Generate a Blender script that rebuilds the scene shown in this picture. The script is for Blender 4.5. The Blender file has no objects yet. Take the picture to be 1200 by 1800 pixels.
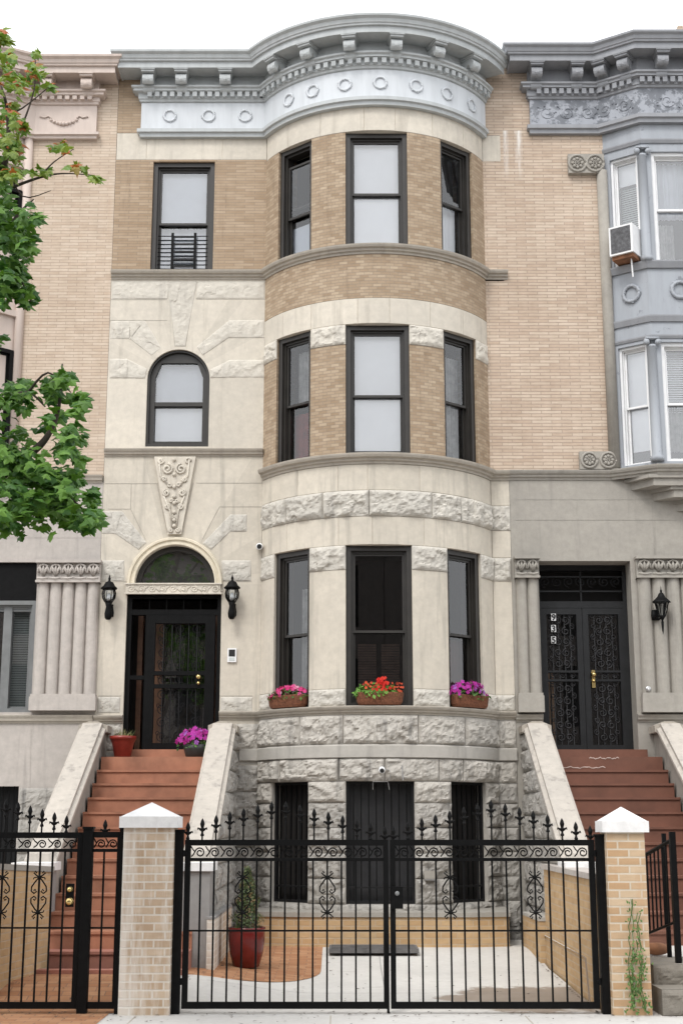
import bpy, bmesh, random
from math import *
from mathutils import Vector, Matrix, noise
random.seed(11)
S = bpy.context.scene
COL = S.collection
# ------------------------------------------------------------------ camera model (used to measure the place)
D=20.; F=2437.; P=radians(12.7); HC=1.73
def at(px,py,Y=0.0):
    a=P-atan((py-900)/F); Z=HC+(Y+D)*tan(a); zc=(Y+D)*cos(P)+(Z-HC)*sin(P)
    return (px-600)*zc/F, Z
def zat(py,Y=0.0,px=600): return at(px,py,Y)[1]
def xat(px,py,Y=0.0): return at(px,py,Y)[0]
def sstep(a,b,x):
    t=min(1,max(0,(x-a)/(b-a))); return t*t*(3-2*t)
# ------------------------------------------------------------------ mesh builder
class MB:
    def __init__(s): s.v=[]; s.f=[]; s.mi=[]; s.uv=[]; s.M=None; s.m=0; s.sm=[]; s.smooth=False
    def vert(s,p):
        p=Vector(p)
        if s.M is not None: p=s.M@p
        s.v.append(p); return len(s.v)-1
    def face(s,idx,uv=None):
        s.f.append(tuple(idx)); s.mi.append(s.m); s.uv.append(uv); s.sm.append(s.smooth)
    def poly(s,pts,uv=None): s.face([s.vert(p) for p in pts],uv)
    def box(s,x0,x1,y0,y1,z0,z1):
        b=[s.vert(p) for p in((x0,y0,z0),(x1,y0,z0),(x1,y1,z0),(x0,y1,z0),(x0,y0,z1),(x1,y0,z1),(x1,y1,z1),(x0,y1,z1))]
        for q in((0,1,5,4),(1,2,6,5),(2,3,7,6),(3,0,4,7),(4,5,6,7),(3,2,1,0)): s.face([b[i] for i in q])
    def grid(s,P,uv=None,flip=False):
        n=len(P); m=len(P[0])
        I=[[s.vert(p) for p in r] for r in P]
        for i in range(n-1):
            for j in range(m-1):
                q=[(i,j),(i+1,j),(i+1,j+1),(i,j+1)]
                if flip: q=q[::-1]
                s.face([I[a][b] for a,b in q],[uv[a][b] for a,b in q] if uv else None)
        return I
    def tube(s,path,r,n=6,cap=True):
        path=[Vector(p) for p in path]; rr=r if isinstance(r,(list,tuple)) else [r]*len(path)
        rings=[]; up=None
        for i,p in enumerate(path):
            t=(path[min(i+1,len(path)-1)]-path[max(i-1,0)])
            if t.length<1e-9: t=Vector((0,0,1))
            t.normalize()
            if up is None:
                up=Vector((0,0,1)) if abs(t.z)<.9 else Vector((0,1,0))
            a=t.cross(up)
            if a.length<1e-4: a=t.cross(Vector((1,0,.3)))
            a.normalize(); b=a.cross(t); up=b
            rings.append([s.vert(p+(a*cos(2*pi*k/n)+b*sin(2*pi*k/n))*rr[i]) for k in range(n)])
        for i in range(len(rings)-1):
            for k in range(n): s.face([rings[i][k],rings[i][(k+1)%n],rings[i+1][(k+1)%n],rings[i+1][k]])
        if cap: s.face(rings[0][::-1]); s.face(rings[-1])
    def lathe(s,prof,c=(0,0,0),n=12,sx=1,sy=1):
        rings=[[s.vert((c[0]+r*cos(2*pi*k/n)*sx,c[1]+r*sin(2*pi*k/n)*sy,c[2]+z)) for k in range(n)] for r,z in prof]
        for i in range(len(rings)-1):
            for k in range(n): s.face([rings[i][k],rings[i][(k+1)%n],rings[i+1][(k+1)%n],rings[i+1][k]])
        s.face(rings[0][::-1]); s.face(rings[-1])
    def prism(s,pts,fn,d0,d1,caps=True):   # pts 2D loop, fn(a,b,d)->3D
        A=[s.vert(fn(a,b,d0)) for a,b in pts]; B=[s.vert(fn(a,b,d1)) for a,b in pts]; n=len(pts)
        for i in range(n): s.face([A[i],A[(i+1)%n],B[(i+1)%n],B[i]])
        if caps: s.face(A[::-1]); s.face(B)
    def ball(s,c,r,n=8,m=6,sz=1,sx=1,sy=1):
        s.lathe([(max(1e-4,r*sin(pi*i/m)),-r*sz*cos(pi*i/m)) for i in range(m+1)],c,n,sx,sy)
    def build(s,name,mats,parent=None,world=False):
        me=bpy.data.meshes.new(name); me.from_pydata([tuple(v) for v in s.v],[],s.f)
        if not isinstance(mats,(list,tuple)): mats=[mats]
        for m in mats: me.materials.append(M[m] if isinstance(m,str) else m)
        uvl=me.uv_layers.new(name='uv'); dat=[0.0]*(2*len(me.loops))
        for p in me.polygons:
            p.material_index=s.mi[p.index]; p.use_smooth=s.sm[p.index]
            uv=s.uv[p.index]; n=p.normal; ax=0 if abs(n.x)>max(abs(n.y),abs(n.z)) else (1 if abs(n.y)>=abs(n.z) else 2)
            for k,li in enumerate(p.loop_indices):
                if uv: u,w=uv[k]
                else:
                    c=me.vertices[me.loops[li].vertex_index].co
                    u,w=((c.y,c.z),(c.x,c.z),(c.x,c.y))[ax]
                dat[2*li]=u; dat[2*li+1]=w
        uvl.data.foreach_set('uv',dat); me.update()
        o=bpy.data.objects.new(name,me); COL.objects.link(o)
        if parent is not None:
            o.parent=parent
            if world: o.matrix_parent_inverse=Matrix.Translation(-LOC.get(parent.name,Vector((0,0,0))))
        return o
LOC={}
def thing(name,label,cat,loc=(0,0,0),group=None):
    o=bpy.data.objects.new(name,None); COL.objects.link(o); o.location=loc; o.empty_display_size=.2
    LOC[o.name]=Vector(loc); return tag(o,label,cat,group)
def tag(o,label=None,cat=None,group=None,kind=None):
    if label: o['label']=label
    if cat: o['category']=cat
    if group: o['group']=group
    if kind: o['kind']=kind
    return o
def dup(root,loc,label=None,group=None):
    r=root.copy(); COL.objects.link(r); r.location=loc; LOC[r.name]=Vector(loc)
    if label: r['label']=label
    if group: r['group']=group
    def rec(a,b):
        for ch in list(a.children):
            if ch is b: continue
            c=ch.copy(); COL.objects.link(c); c.parent=b; rec(ch,c)
    rec(root,r); return r
def sweep(mb,path,prof,close=True,u0=0,capends=True):
    raw=list(path); path=[Vector(p(0)) if callable(p) else Vector((p[0],p[1])) for p in path]; n=len(path); nm=[]
    for i in range(n):
        ds=[]
        if i>0: ds.append((path[i]-path[i-1]).normalized())
        if i<n-1: ds.append((path[i+1]-path[i]).normalized())
        ns=[Vector((d.y,-d.x)) for d in ds]
        a=sum(ns,Vector((0,0))); a.normalize(); a/=max(.35,a.dot(ns[0])); nm.append(a)
    L=[0]
    for i in range(1,n): L.append(L[-1]+(path[i]-path[i-1]).length)
    pl=[0]
    for j in range(1,len(prof)): pl.append(pl[-1]+hypot(prof[j][0]-prof[j-1][0],prof[j][1]-prof[j-1][1]))
    G=[[(*(raw[i](o)),z) if callable(raw[i]) else (path[i].x+nm[i].x*o,path[i].y+nm[i].y*o,z) for o,z in prof] for i in range(n)]
    UV=[[(u0+L[i],prof[0][1]+pl[j]) for j in range(len(prof))] for i in range(n)]
    I=mb.grid(G,UV)
    if close:
        for i in range(n-1): mb.face([I[i][-1],I[i+1][-1],I[i+1][0],I[i][0]])
        if capends: mb.face(I[0][::-1]); mb.face(I[-1])
# ------------------------------------------------------------------ materials
M={}
class NT:
    def __init__(s,name):
        s.m=bpy.data.materials.new(name); s.m.use_nodes=True; s.t=s.m.node_tree; s.n=s.t.nodes
        s.b=s.n['Principled BSDF']; M[name]=s.m
    def N(s,ty,**k):
        n=s.n.new(ty)
        for a,b in k.items():
            if a in n.inputs: n.inputs[a].default_value=b
            else: setattr(n,a,b)
        return n
    def L(s,a,b): s.t.links.new(a,b)
    def coord(s,uv=False,scale=None):
        c=s.N('ShaderNodeTexCoord'); o=c.outputs['UV' if uv else 'Object']
        if scale:
            mp=s.N('ShaderNodeMapping'); mp.inputs['Scale'].default_value=scale; s.L(o,mp.inputs[0]); o=mp.outputs[0]
        return o
    def noise(s,vec,scale,detail=4,rough=.6):
        n=s.N('ShaderNodeTexNoise'); n.inputs['Scale'].default_value=scale; n.inputs['Detail'].default_value=detail; n.inputs['Roughness'].default_value=rough
        s.L(vec,n.inputs['Vector']); return n.outputs['Fac']
    def ramp(s,f,a,b,ca=(0,0,0,1),cb=(1,1,1,1)):
        r=s.N('ShaderNodeValToRGB'); e=r.color_ramp.elements; e[0].position=a; e[1].position=b; e[0].color=ca; e[1].color=cb
        s.L(f,r.inputs[0]); return r.outputs[0]
    def mix(s,f,a,b,mode='MIX'):
        m=s.N('ShaderNodeMix'); m.data_type='RGBA'; m.blend_type=mode
        for v,i in((f,0),(a,6),(b,7)):
            if hasattr(v,'links'): s.L(v,m.inputs[i])
            else: m.inputs[i].default_value=v if i==0 else c4(v)
        return m.outputs[2]
    def col(s,c): s.L(c,s.b.inputs['Base Color'])
    def bump(s,h,st,dist=.01,prev=None):
        b=s.N('ShaderNodeBump'); b.inputs['Strength'].default_value=st; b.inputs['Distance'].default_value=dist
        s.L(h,b.inputs['Height'])
        if prev: s.L(prev,b.inputs['Normal'])
        s.L(b.outputs[0],s.b.inputs['Normal']); return b.outputs[0]
    def set(s,**k):
        for a,b in k.items(): s.b.inputs[a.replace('_',' ')].default_value=b
def c4(c): return tuple(c)+(1,) if len(c)==3 else c
def srgb(r,g,b,k=1.0):
    f=lambda x:(x/255/12.92 if x/255<=.04045 else ((x/255+.055)/1.055)**2.4)*k
    return (f(r),f(g),f(b))
def plain(name,c,rough=.6,metal=0,var=.15,scale=6,bump=0,spec=.5):
    t=NT(name); v=t.coord(); n=t.noise(v,scale,5)
    t.col(t.mix(t.ramp(n,.3,.7),[x*(1-var) for x in c],[x*(1+var) for x in c]))
    t.set(Roughness=rough,Metallic=metal,Specular_IOR_Level=spec)
    if bump: t.bump(t.noise(v,scale*5,6),bump)
    return t
def stone(name,c,stain=(.14,.13,.12),st=.35,bump=.15,bs=40,island=.14):
    t=NT(name); v=t.coord()
    n1=t.noise(v,1.3,5,.65); n2=t.noise(t.coord(scale=(3.2,3.2,.25)),2.2,4,.6); n3=t.noise(v,9,6,.7)
    base=t.mix(t.ramp(n3,.3,.72),[x*.86 for x in c],[min(.95,x*1.10) for x in c])
    g=t.N('ShaderNodeNewGeometry')
    base=t.mix(island,base,t.mix(g.outputs['Random Per Island'],[x*.45 for x in c],[min(.98,x*1.45) for x in c]))
    base=t.mix(t.ramp(n1,.42,.75),base,t.mix(.5,base,[c[0]*.74,c[1]*.75,c[2]*.77]))
    f=t.N('ShaderNodeMath',operation='MULTIPLY'); t.L(t.ramp(n2,.55,.8),f.inputs[0]); f.inputs[1].default_value=st
    base=t.mix(f.outputs[0],base,stain); t.col(base); t.set(Roughness=.85,Specular_IOR_Level=.25)
    t.bump(t.noise(v,bs,8,.7),bump,.02); return t
def brick(name,a,b,mort,bw=.29,rh=.062,ms=.006,stain=None,sth=(.55,.8),wash=None,stmix=.6):
    t=NT(name); uv=t.coord(uv=True)
    br=t.N('ShaderNodeTexBrick'); br.inputs['Scale'].default_value=1; br.inputs['Brick Width'].default_value=bw; br.inputs['Row Height'].default_value=rh
    br.inputs['Mortar Size'].default_value=ms; br.inputs['Mortar Smooth'].default_value=.2; br.inputs['Bias'].default_value=-.1
    br.inputs['Color1'].default_value=c4(a); br.inputs['Color2'].default_value=c4(b); br.inputs['Mortar'].default_value=c4(mort); t.L(uv,br.inputs[0])
    v=t.coord()
    n1=t.noise(v,.9,5,.65); n2=t.noise(v,7,5,.7); n4=t.noise(t.coord(uv=True,scale=(7,18,1)),1,2,.5)
    c=br.outputs['Color']
    c=t.mix(t.ramp(n4,.3,.72),t.mix(1,c,(.94,.93,.92),'MULTIPLY'),t.mix(1,c,(1.04,1.04,1.05),'MULTIPLY'))
    c=t.mix(t.ramp(n1,.35,.7),c,t.mix(1,c,(.86,.84,.82),'MULTIPLY'))
    c=t.mix(t.ramp(n2,.3,.75),t.mix(1,c,(.9,.9,.9),'MULTIPLY'),c)
    if stain:
        n3=t.noise(t.coord(scale=(2.5,2.5,.35)),1.6,5,.7); f=t.ramp(n3,*sth); c=t.mix(f,c,t.mix(stmix,c,stain))
    if wash:   # lime washed out of the gutter, running down the bricks in two streaks
        sp=t.N('ShaderNodeSeparateXYZ'); t.L(v,sp.inputs[0]); nz=t.noise(t.coord(scale=(9,9,1.2)),2,5,.7)
        def m(op,a_,b_):
            q=t.N('ShaderNodeMath',operation=op)
            for i,x in enumerate((a_,b_)):
                if hasattr(x,'links'): t.L(x,q.inputs[i])
                else: q.inputs[i].default_value=x
            return q.outputs[0]
        for x0,w0 in wash:
            d=m('ABSOLUTE',m('SUBTRACT',sp.outputs[0],x0),0); f=m('SUBTRACT',1,m('DIVIDE',d,w0)); f=m('MULTIPLY',m('MAXIMUM',f,0),m('MULTIPLY',m('GREATER_THAN',sp.outputs[2],11.55),m('MAXIMUM',m('MULTIPLY',m('SUBTRACT',sp.outputs[2],11.5),1.4),0)))
            f=m('MINIMUM',m('MULTIPLY',m('MULTIPLY',f,t.ramp(nz,.35,.6)),m('LESS_THAN',sp.outputs[2],12.4)),.8); c=t.mix(f,c,(.78,.76,.73))
    t.col(c); t.set(Roughness=.88,Specular_IOR_Level=.2)
    h=t.N('ShaderNodeMath',operation='SUBTRACT'); h.inputs[0].default_value=1; t.L(br.outputs['Fac'],h.inputs[1])
    nb=t.bump(h.outputs[0],.6,.006); t.bump(t.noise(v,60,5),.12,.01,nb); return t
LS=(.60,.55,.47)
stone('limestone',LS,stain=(.30,.27,.225),island=.12,st=.6,bump=.12)
stone('limestone_mid',(.565,.515,.435),stain=(.27,.25,.215),st=.7,bump=.12,island=.13)
stone('rock_stone_mid',(.53,.50,.445),stain=(.16,.15,.145),st=.5,bump=.6,bs=24,island=.12)
stone('rock_stone_low',(.475,.445,.40),stain=(.085,.082,.08),st=.8,bump=.7,bs=24,island=.18)
stone('grey_limestone',(.44,.415,.375),st=.5,bump=.1,island=.08)
stone('rock_stone',(.60,.56,.49),stain=(.16,.15,.145),st=.4,bump=.5,bs=22,island=.12)
stone('rock_stone_dark',(.375,.355,.325),stain=(.07,.07,.07),st=.9,bump=.5,bs=22,island=.16)
stone('lintel_stone',(.68,.61,.48),stain=(.3,.28,.22),st=.35,island=.06,bump=.06)
stone('pink_limestone',(.46,.42,.385),st=.4,bump=.08,island=.05)
stone('stone_neighbour',(.345,.322,.285),st=.4,bump=.08,island=.05)
stone('belt_stone',(.42,.38,.325),stain=(.2,.18,.15),st=.5,island=.03)
stone('joint',(.40,.365,.31),island=0)
stone('cheek_stone',(.47,.43,.38),stain=(.16,.15,.14),st=.8,bump=.2)
stone('stucco',(.30,.29,.28),stain=(.1,.1,.1),st=.6,bump=.25)
stone('white_cap',(.78,.77,.76),stain=(.5,.48,.46),st=.3,bump=.05,island=0)
stone('kerb_stone',(.22,.2,.17),stain=(.08,.07,.06),st=.5,bump=.4)
brick('tan_brick',(.385,.287,.195),(.48,.375,.27),(.31,.25,.19),bw=.3,rh=.046,ms=.004,stain=(.16,.115,.08))
brick('bay_brick',(.355,.265,.18),(.50,.40,.29),(.31,.25,.19),bw=.125,rh=.046,ms=.004,stain=(.16,.115,.08))
brick('pink_brick',(.56,.45,.35),(.64,.54,.435),(.44,.355,.285),bw=.28,rh=.048,ms=.004,stain=(.42,.29,.2),sth=(.55,.9))
brick('salmon_brick',(.54,.425,.33),(.64,.535,.43),(.42,.34,.275),bw=.3,rh=.05,ms=.006,stain=(.42,.30,.2),sth=(.6,.9),wash=((2.58,.05),(2.78,.07)))
brick('yard_brick',(.52,.35,.19),(.60,.43,.25),(.54,.42,.29),bw=.21,rh=.075,ms=.008)
brick('pale_brick',(.47,.345,.235),(.60,.48,.36),(.66,.60,.52),bw=.21,rh=.075,ms=.009,stain=(.72,.69,.64),sth=(.43,.57),stmix=.62)
brick('pier_brick',(.50,.33,.19),(.60,.47,.33),(.62,.54,.43),bw=.21,rh=.075,ms=.009,stain=(.46,.25,.12))
brick('paver',(.38,.185,.095),(.48,.27,.15),(.27,.16,.105),bw=.21,rh=.105,ms=.006,stain=(.3,.16,.09))
def cornice_mat(name,c,dark,amt):
    t=NT(name); v=t.coord(); n=t.noise(v,5,8,.75); n2=t.noise(t.coord(scale=(4,4,.6)),2,4)
    b=t.mix(t.ramp(n2,.4,.75),c,[x*.85 for x in c]); b=t.mix(t.ramp(n,amt,amt+.05),b,dark); t.col(b); t.set(Roughness=.6); t.bump(n,.08); return t
cornice_mat('bluegrey_paint',(.44,.46,.462),(.40,.42,.44),.72)
cornice_mat('frieze_paint',(.58,.605,.63),(.48,.5,.54),.72)
cornice_mat('pink_paint',(.55,.46,.405),(.45,.36,.31),.75)
cornice_mat('grey_paint',(.275,.282,.30),(.19,.2,.215),.62)
cornice_mat('peeling_paint',(.33,.345,.38),(.15,.16,.18),.47)
cornice_mat('baymetal_paint',(.335,.355,.385),(.2,.21,.23),.6)
plain('bronze_frame',(.024,.021,.018),.45,var=.2)
plain('black_iron',(.0045,.0045,.0047),.55,var=.3,scale=14,bump=.05,spec=.12)
plain('dark_grille',(.008,.008,.009),.55,var=.25,spec=.3)
plain('charcoal_door',(.010,.0105,.0115),.5,var=.35,spec=.35)
plain('white_paint',(.75,.75,.75),.5,var=.05)
plain('grey_frame',(.16,.165,.165),.5)
plain('brass',(.62,.47,.2),.25,.9)
plain('steel',(.5,.5,.5),.3,.8)
plain('wood',(.16,.075,.04),.5,var=.35,scale=9)
plain('tan_wood',(.34,.2,.11),.6,var=.3)
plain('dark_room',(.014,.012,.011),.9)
plain('roofing',(.09,.085,.075),.9,var=.4,scale=9)
plain('shade',(.91,.92,.95),.85,var=.03,scale=2)
plain('shade_grey',(.66,.69,.75),.85,var=.06,scale=2)
plain('curtain',(.34,.34,.34),.9,var=.35,scale=8)
plain('red_curtain',(.22,.035,.03),.9,var=.3,scale=6)
plain('brownstone',(.17,.15,.14),.9,var=.2); plain('iron_panel',(.022,.022,.024),.6,var=.3); plain('wood_dim',(.07,.04,.03),.8,var=.3); plain('red_dim',(.08,.04,.035),.9,var=.3)
plain('blind',(.50,.54,.53),.7,var=.08)
plain('terracotta_red',(.19,.017,.010),.35,var=.25,scale=7)
plain('glazed_red',(.125,.011,.009),.2,var=.2)
plain('dark_pot',(.035,.037,.036),.5)
plain('coir',(.15,.055,.026),.95,var=.5,scale=40,bump=.8)
plain('soil',(.05,.035,.025),.95)
plain('rubber_mat',(.12,.115,.113),.9,var=.3)
plain('bark',(.075,.058,.045),.9,var=.4,scale=14,bump=.5)
plain('twig',(.06,.045,.035),.9)
plain('step_paint',(.31,.137,.081),.7,var=.32,scale=2.6,bump=.12)
plain('step_paint_dark',(.155,.064,.040),.7,var=.22,scale=3,bump=.1)
plain('step_base',(.34,.145,.105),.75,var=.15)
plain('chip',(.5,.4,.35),.8)
plain('sticker_black',(.01,.01,.01),.5)
plain('ac_grille',(.085,.085,.09),.7,var=.5,scale=20)
plain('rust',(.22,.1,.05),.9,var=.4)
def leafmat(name,a,b,c=None,amt=.8,tr=.25):
    t=NT(name); g=t.N('ShaderNodeNewGeometry'); r=g.outputs['Random Per Island']
    col=t.mix(r,a,b)
    if c:
        w=t.N('ShaderNodeTexWhiteNoise',noise_dimensions='1D'); t.L(r,w.inputs['W']); col=t.mix(t.ramp(w.outputs[0],amt,amt+.02),col,c)
    t.col(col); t.set(Roughness=.5,Specular_IOR_Level=.3)
    tl=t.N('ShaderNodeBsdfTranslucent'); t.L(t.mix(1,col,(1.2,1.3,.6),'MULTIPLY'),tl.inputs[0]); mx=t.N('ShaderNodeMixShader'); mx.inputs[0].default_value=tr
    t.L(t.b.outputs[0],mx.inputs[1]); t.L(tl.outputs[0],mx.inputs[2]); t.L(mx.outputs[0],t.n['Material Output'].inputs[0]); return t
leafmat('maple_leaf',(.032,.10,.018),(.13,.255,.04))
leafmat('maple_leaf_turning',(.10,.20,.035),(.22,.27,.05),(.36,.11,.035),.84)
leafmat('herb_leaf',(.03,.09,.02),(.10,.20,.04))
leafmat('lime_leaf',(.08,.22,.03),(.17,.33,.06))
leafmat('conifer',(.05,.085,.035),(.11,.14,.055),(.2,.14,.07),.78,.1)
leafmat('vine_leaf',(.07,.14,.04),(.15,.25,.08))
leafmat('dry_grass',(.14,.19,.06),(.3,.24,.12))
leafmat('magenta_flower',(.34,.012,.20),(.46,.04,.37),(.37,.12,.48),.75)
leafmat('pink_flower',(.56,.03,.17),(.6,.09,.27),(.65,.33,.44),.8)
leafmat('red_flower',(.62,.015,.009),(.68,.04,.02))
leafmat('orange_flower',(.62,.09,.03),(.4,.05,.03))
def glassmat(name,tint,rough=0.0,k=1.0,base=0.0):
    t=NT(name); tr=t.N('ShaderNodeBsdfTransparent'); tr.inputs[0].default_value=c4(tint); gl=t.N('ShaderNodeBsdfGlossy'); gl.inputs['Roughness'].default_value=rough
    fr=t.N('ShaderNodeFresnel'); fr.inputs[0].default_value=1.5; mu=t.N('ShaderNodeMath',operation='MULTIPLY'); mu.operation='MULTIPLY_ADD'; mu.inputs[1].default_value=k; mu.inputs[2].default_value=base; t.L(fr.outputs[0],mu.inputs[0])
    mx=t.N('ShaderNodeMixShader'); t.L(mu.outputs[0],mx.inputs[0]); t.L(tr.outputs[0],mx.inputs[1]); t.L(gl.outputs[0],mx.inputs[2]); t.L(mx.outputs[0],t.n['Material Output'].inputs[0])
glassmat('glass',(.96,.97,.97),k=.8,base=.2); glassmat('single_glass',(.95,.96,.96),k=2.1)
glassmat('lamp_glass',(.9,.92,.93),.1,1.5)
def concrete(name,c,stains=False):
    t=NT(name); v=t.coord(); n=t.noise(v,.8,6,.7); n2=t.noise(v,14,6,.7); n3=t.noise(v,45,3)
    b=t.mix(t.ramp(n,.35,.7),c,[x*.86 for x in c]); b=t.mix(t.ramp(n2,.35,.8),b,t.mix(1,b,(.88,.87,.86),'MULTIPLY'))
    b=t.mix(t.ramp(n3,.68,.75),b,t.mix(1,b,(.7,.68,.66),'MULTIPLY'))
    rough=.85
    if stains:   # dried spill near the right-hand wall, an irregular outline of its own
        sp=t.N('ShaderNodeSeparateXYZ'); t.L(v,sp.inputs[0])
        nn=t.noise(v,1.5,7,.68)
        def m(op,a,b_):
            q=t.N('ShaderNodeMath',operation=op)
            for i,x in enumerate((a,b_)):
                if hasattr(x,'links'): t.L(x,q.inputs[i])
                else: q.inputs[i].default_value=x
            return q.outputs[0]
        dx=m('DIVIDE',m('SUBTRACT',sp.outputs[0],2.1),1.15); dy=m('DIVIDE',m('SUBTRACT',sp.outputs[1],-5.25),1.15)
        r=m('ADD',m('ADD',m('MULTIPLY',dx,dx),m('MULTIPLY',dy,dy)),m('MULTIPLY',m('SUBTRACT',nn,.5),3.6))
        f=t.ramp(r,.62,.95,(1,1,1,1),(0,0,0,1)); b=t.mix(f,b,t.mix(t.ramp(n,.3,.7),(.235,.19,.15),(.31,.26,.215)))
        n5=t.noise(t.coord(scale=(.5,2.2,1)),2.0,5,.7); b=t.mix(t.ramp(n5,.63,.7),b,t.mix(.45,b,(.2,.17,.14)))
    t.col(b); t.set(Roughness=rough,Specular_IOR_Level=.3); t.bump(n2,.1,.01)
concrete('concrete',(.60,.58,.545),True); concrete('sidewalk_concrete',(.56,.545,.52))
concrete('asphalt',(.06,.06,.06)); concrete('earth',(.2,.18,.15))
# ------------------------------------------------------------------ world and light
w=bpy.data.worlds.new('World'); S.world=w; w.use_nodes=True; nt=w.node_tree
SUN_EL=radians(52); SUN_AZ=radians(205)    # direction the sun stands, clockwise from +Y
sky=nt.nodes.new('ShaderNodeTexSky'); sky.sky_type='NISHITA'; sky.sun_disc=False; sky.sun_elevation=SUN_EL; sky.sun_rotation=SUN_AZ
sky.air_density=1.0; sky.dust_density=4.0; sky.ozone_density=1
hs=nt.nodes.new('ShaderNodeHueSaturation'); hs.inputs['Saturation'].default_value=.12
nt.links.new(sky.outputs[0],hs.inputs['Color'])
ov=nt.nodes.new('ShaderNodeMix'); ov.data_type='RGBA'; ov.inputs[0].default_value=.82; ov.inputs[7].default_value=(7.6,7.75,8.0,1)   # a thick even cloud deck over the clear sky
nt.links.new(hs.outputs[0],ov.inputs[6]); nt.links.new(ov.outputs[2],nt.nodes['Background'].inputs[0]); nt.nodes['Background'].inputs[1].default_value=.15
sd=bpy.data.lights.new('Sun','SUN'); sd.energy=.95; sd.angle=radians(16); sd.color=(1,.97,.92)
so=bpy.data.objects.new('Sun',sd); COL.objects.link(so)
sv=Vector((sin(SUN_AZ)*cos(SUN_EL),cos(SUN_AZ)*cos(SUN_EL),sin(SUN_EL))); so.rotation_euler=sv.to_track_quat('Z','Y').to_euler()
S.view_settings.view_transform='Standard'; S.view_settings.look='None'; S.view_settings.exposure=0.8
cd=bpy.data.cameras.new('Camera'); cam=bpy.data.objects.new('Camera',cd); COL.objects.link(cam); S.camera=cam
cam.location=(0,-D,HC); cam.rotation_euler=(pi/2+P,0,0); cd.sensor_fit='VERTICAL'; cd.sensor_height=36; cd.lens=36*F/1800; cd.clip_end=2000
# ------------------------------------------------------------------ rough and smooth stone blocks
def rock(u,z,seed,amp=.05):
    p=Vector((u*3.1+seed*7.3,z*3.1,seed*3.7))
    a=noise.noise(p); b=noise.noise(p*2.3+Vector((5,1,2))); c=noise.noise(p*5.1)
    r=1-abs(noise.noise(p*1.7+Vector((9,4,1))))*2
    f=noise.cell(p*1.9+Vector((a,b,0))*.8)
    g=noise.noise(p*9.7)
    return amp*(.5+.36*a+.36*b+.30*c+.20*g+.26*r+.30*f)
def lines(a,b,step,g):
    n=max(1,int(round((b-a-2*g)/step)))
    return [a]+[a+g+(b-a-2*g)*i/n for i in range(n+1)]+[b]
def block(mb,fn,u0,u1,z0,z1,rough=True,amp=.05,step=.028,g=.006,arc=False):
    step=.022 if rough and step==.028 else step
    seed=random.random()*60
    if rough: U=lines(u0,u1,step,g); V=lines(z0,z1,step,g)
    else: U=lines(u0,u1,.07 if arc else 9,g); V=lines(z0,z1,9,g)
    t0=random.uniform(-.002,.002); G=[];UV=[]
    for i,u in enumerate(U):
        r=[];q=[]
        for j,z in enumerate(V):
            e=i in(0,len(U)-1) or j in(0,len(V)-1)
            if e: h=-.008
            elif rough:
                d=min(u-u0,u1-u,z-z0,z1-z); k=.45*sstep(.0,.014,d)+.55*sstep(0,.06,d)
                h=.004+k*max(0,rock(u,z,seed,amp))
            else: h=t0
            r.append(fn(u,z,h)); q.append((u,z))
        G.append(r); UV.append(q)
    mb.grid(G,UV)
def flat(u,z,h): return (u,-h,z)
XC=.52; BR=1.928; TM=asin(1.69/BR); YC=BR*cos(TM); BXL=XC-1.69; BXR=XC+1.69
def bayf(u,z,h):
    th=u/BR; return (XC+(BR+h)*sin(th),YC-(BR+h)*cos(th),z)
UM=BR*TM
def bayn(th): return (XC+BR*sin(th),YC-BR*cos(th))
def arcpts(n=40,t0=-TM,t1=TM,R=BR): return [(XC+R*sin(t0+(t1-t0)*i/n),YC-R*cos(t0+(t1-t0)*i/n)) for i in range(n+1)]
def quadblock(mb,q,rough=True,amp=.05,base=.004,step=.022,eg=(1,1,1,1)):
    """four-sided rock-faced block on the flat wall; q = (lower left, lower right, upper right, upper left)"""
    seed=random.random()*60; A,B,C,E=[Vector(p) for p in q]
    nu=max(2,int(max((B-A).length,(C-E).length)/step)); nv=max(2,int(max((E-A).length,(C-B).length)/step)); G=[];UV=[]
    for i in range(nu+1):
        s=i/nu; r=[];uvr=[]
        for j in range(nv+1):
            t=j/nv; p=(A*(1-s)+B*s)*(1-t)+(E*(1-s)+C*s)*t
            wu=((B-A)*(1-t)+(C-E)*t).length; wv=((E-A)*(1-s)+(C-B)*s).length
            d=9
            if eg[0]: d=min(d,s*wu)
            if eg[1]: d=min(d,(1-s)*wu)
            if eg[2]: d=min(d,t*wv)
            if eg[3]: d=min(d,(1-t)*wv)
            h=-.004 if d<1e-6 else base+(.3*sstep(0,.02,d)+.7*sstep(0,.09,d))*max(0,rock(p.x,p.y,seed,amp*.55))
            r.append(flat(p.x,p.y,h)); uvr.append((p.x,p.y))
        G.append(r);UV.append(uvr)
    mb.grid(G,UV)
def W(px,py,Y=0): return at(px,py,Y)
JN=[0]
def joint(mb,pts,wd=.009,y=-.0025):
    JN[0]+=1; y-=.00006*(JN[0]%37)
    for a,b in zip(pts,pts[1:]):
        a=Vector(a);b=Vector(b);d=(b-a).normalized();n=Vector((-d.y,d.x))*wd/2
        mb.poly([(p.x,y,p.y) for p in(a-n,b-n,b+n,a+n)])
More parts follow.
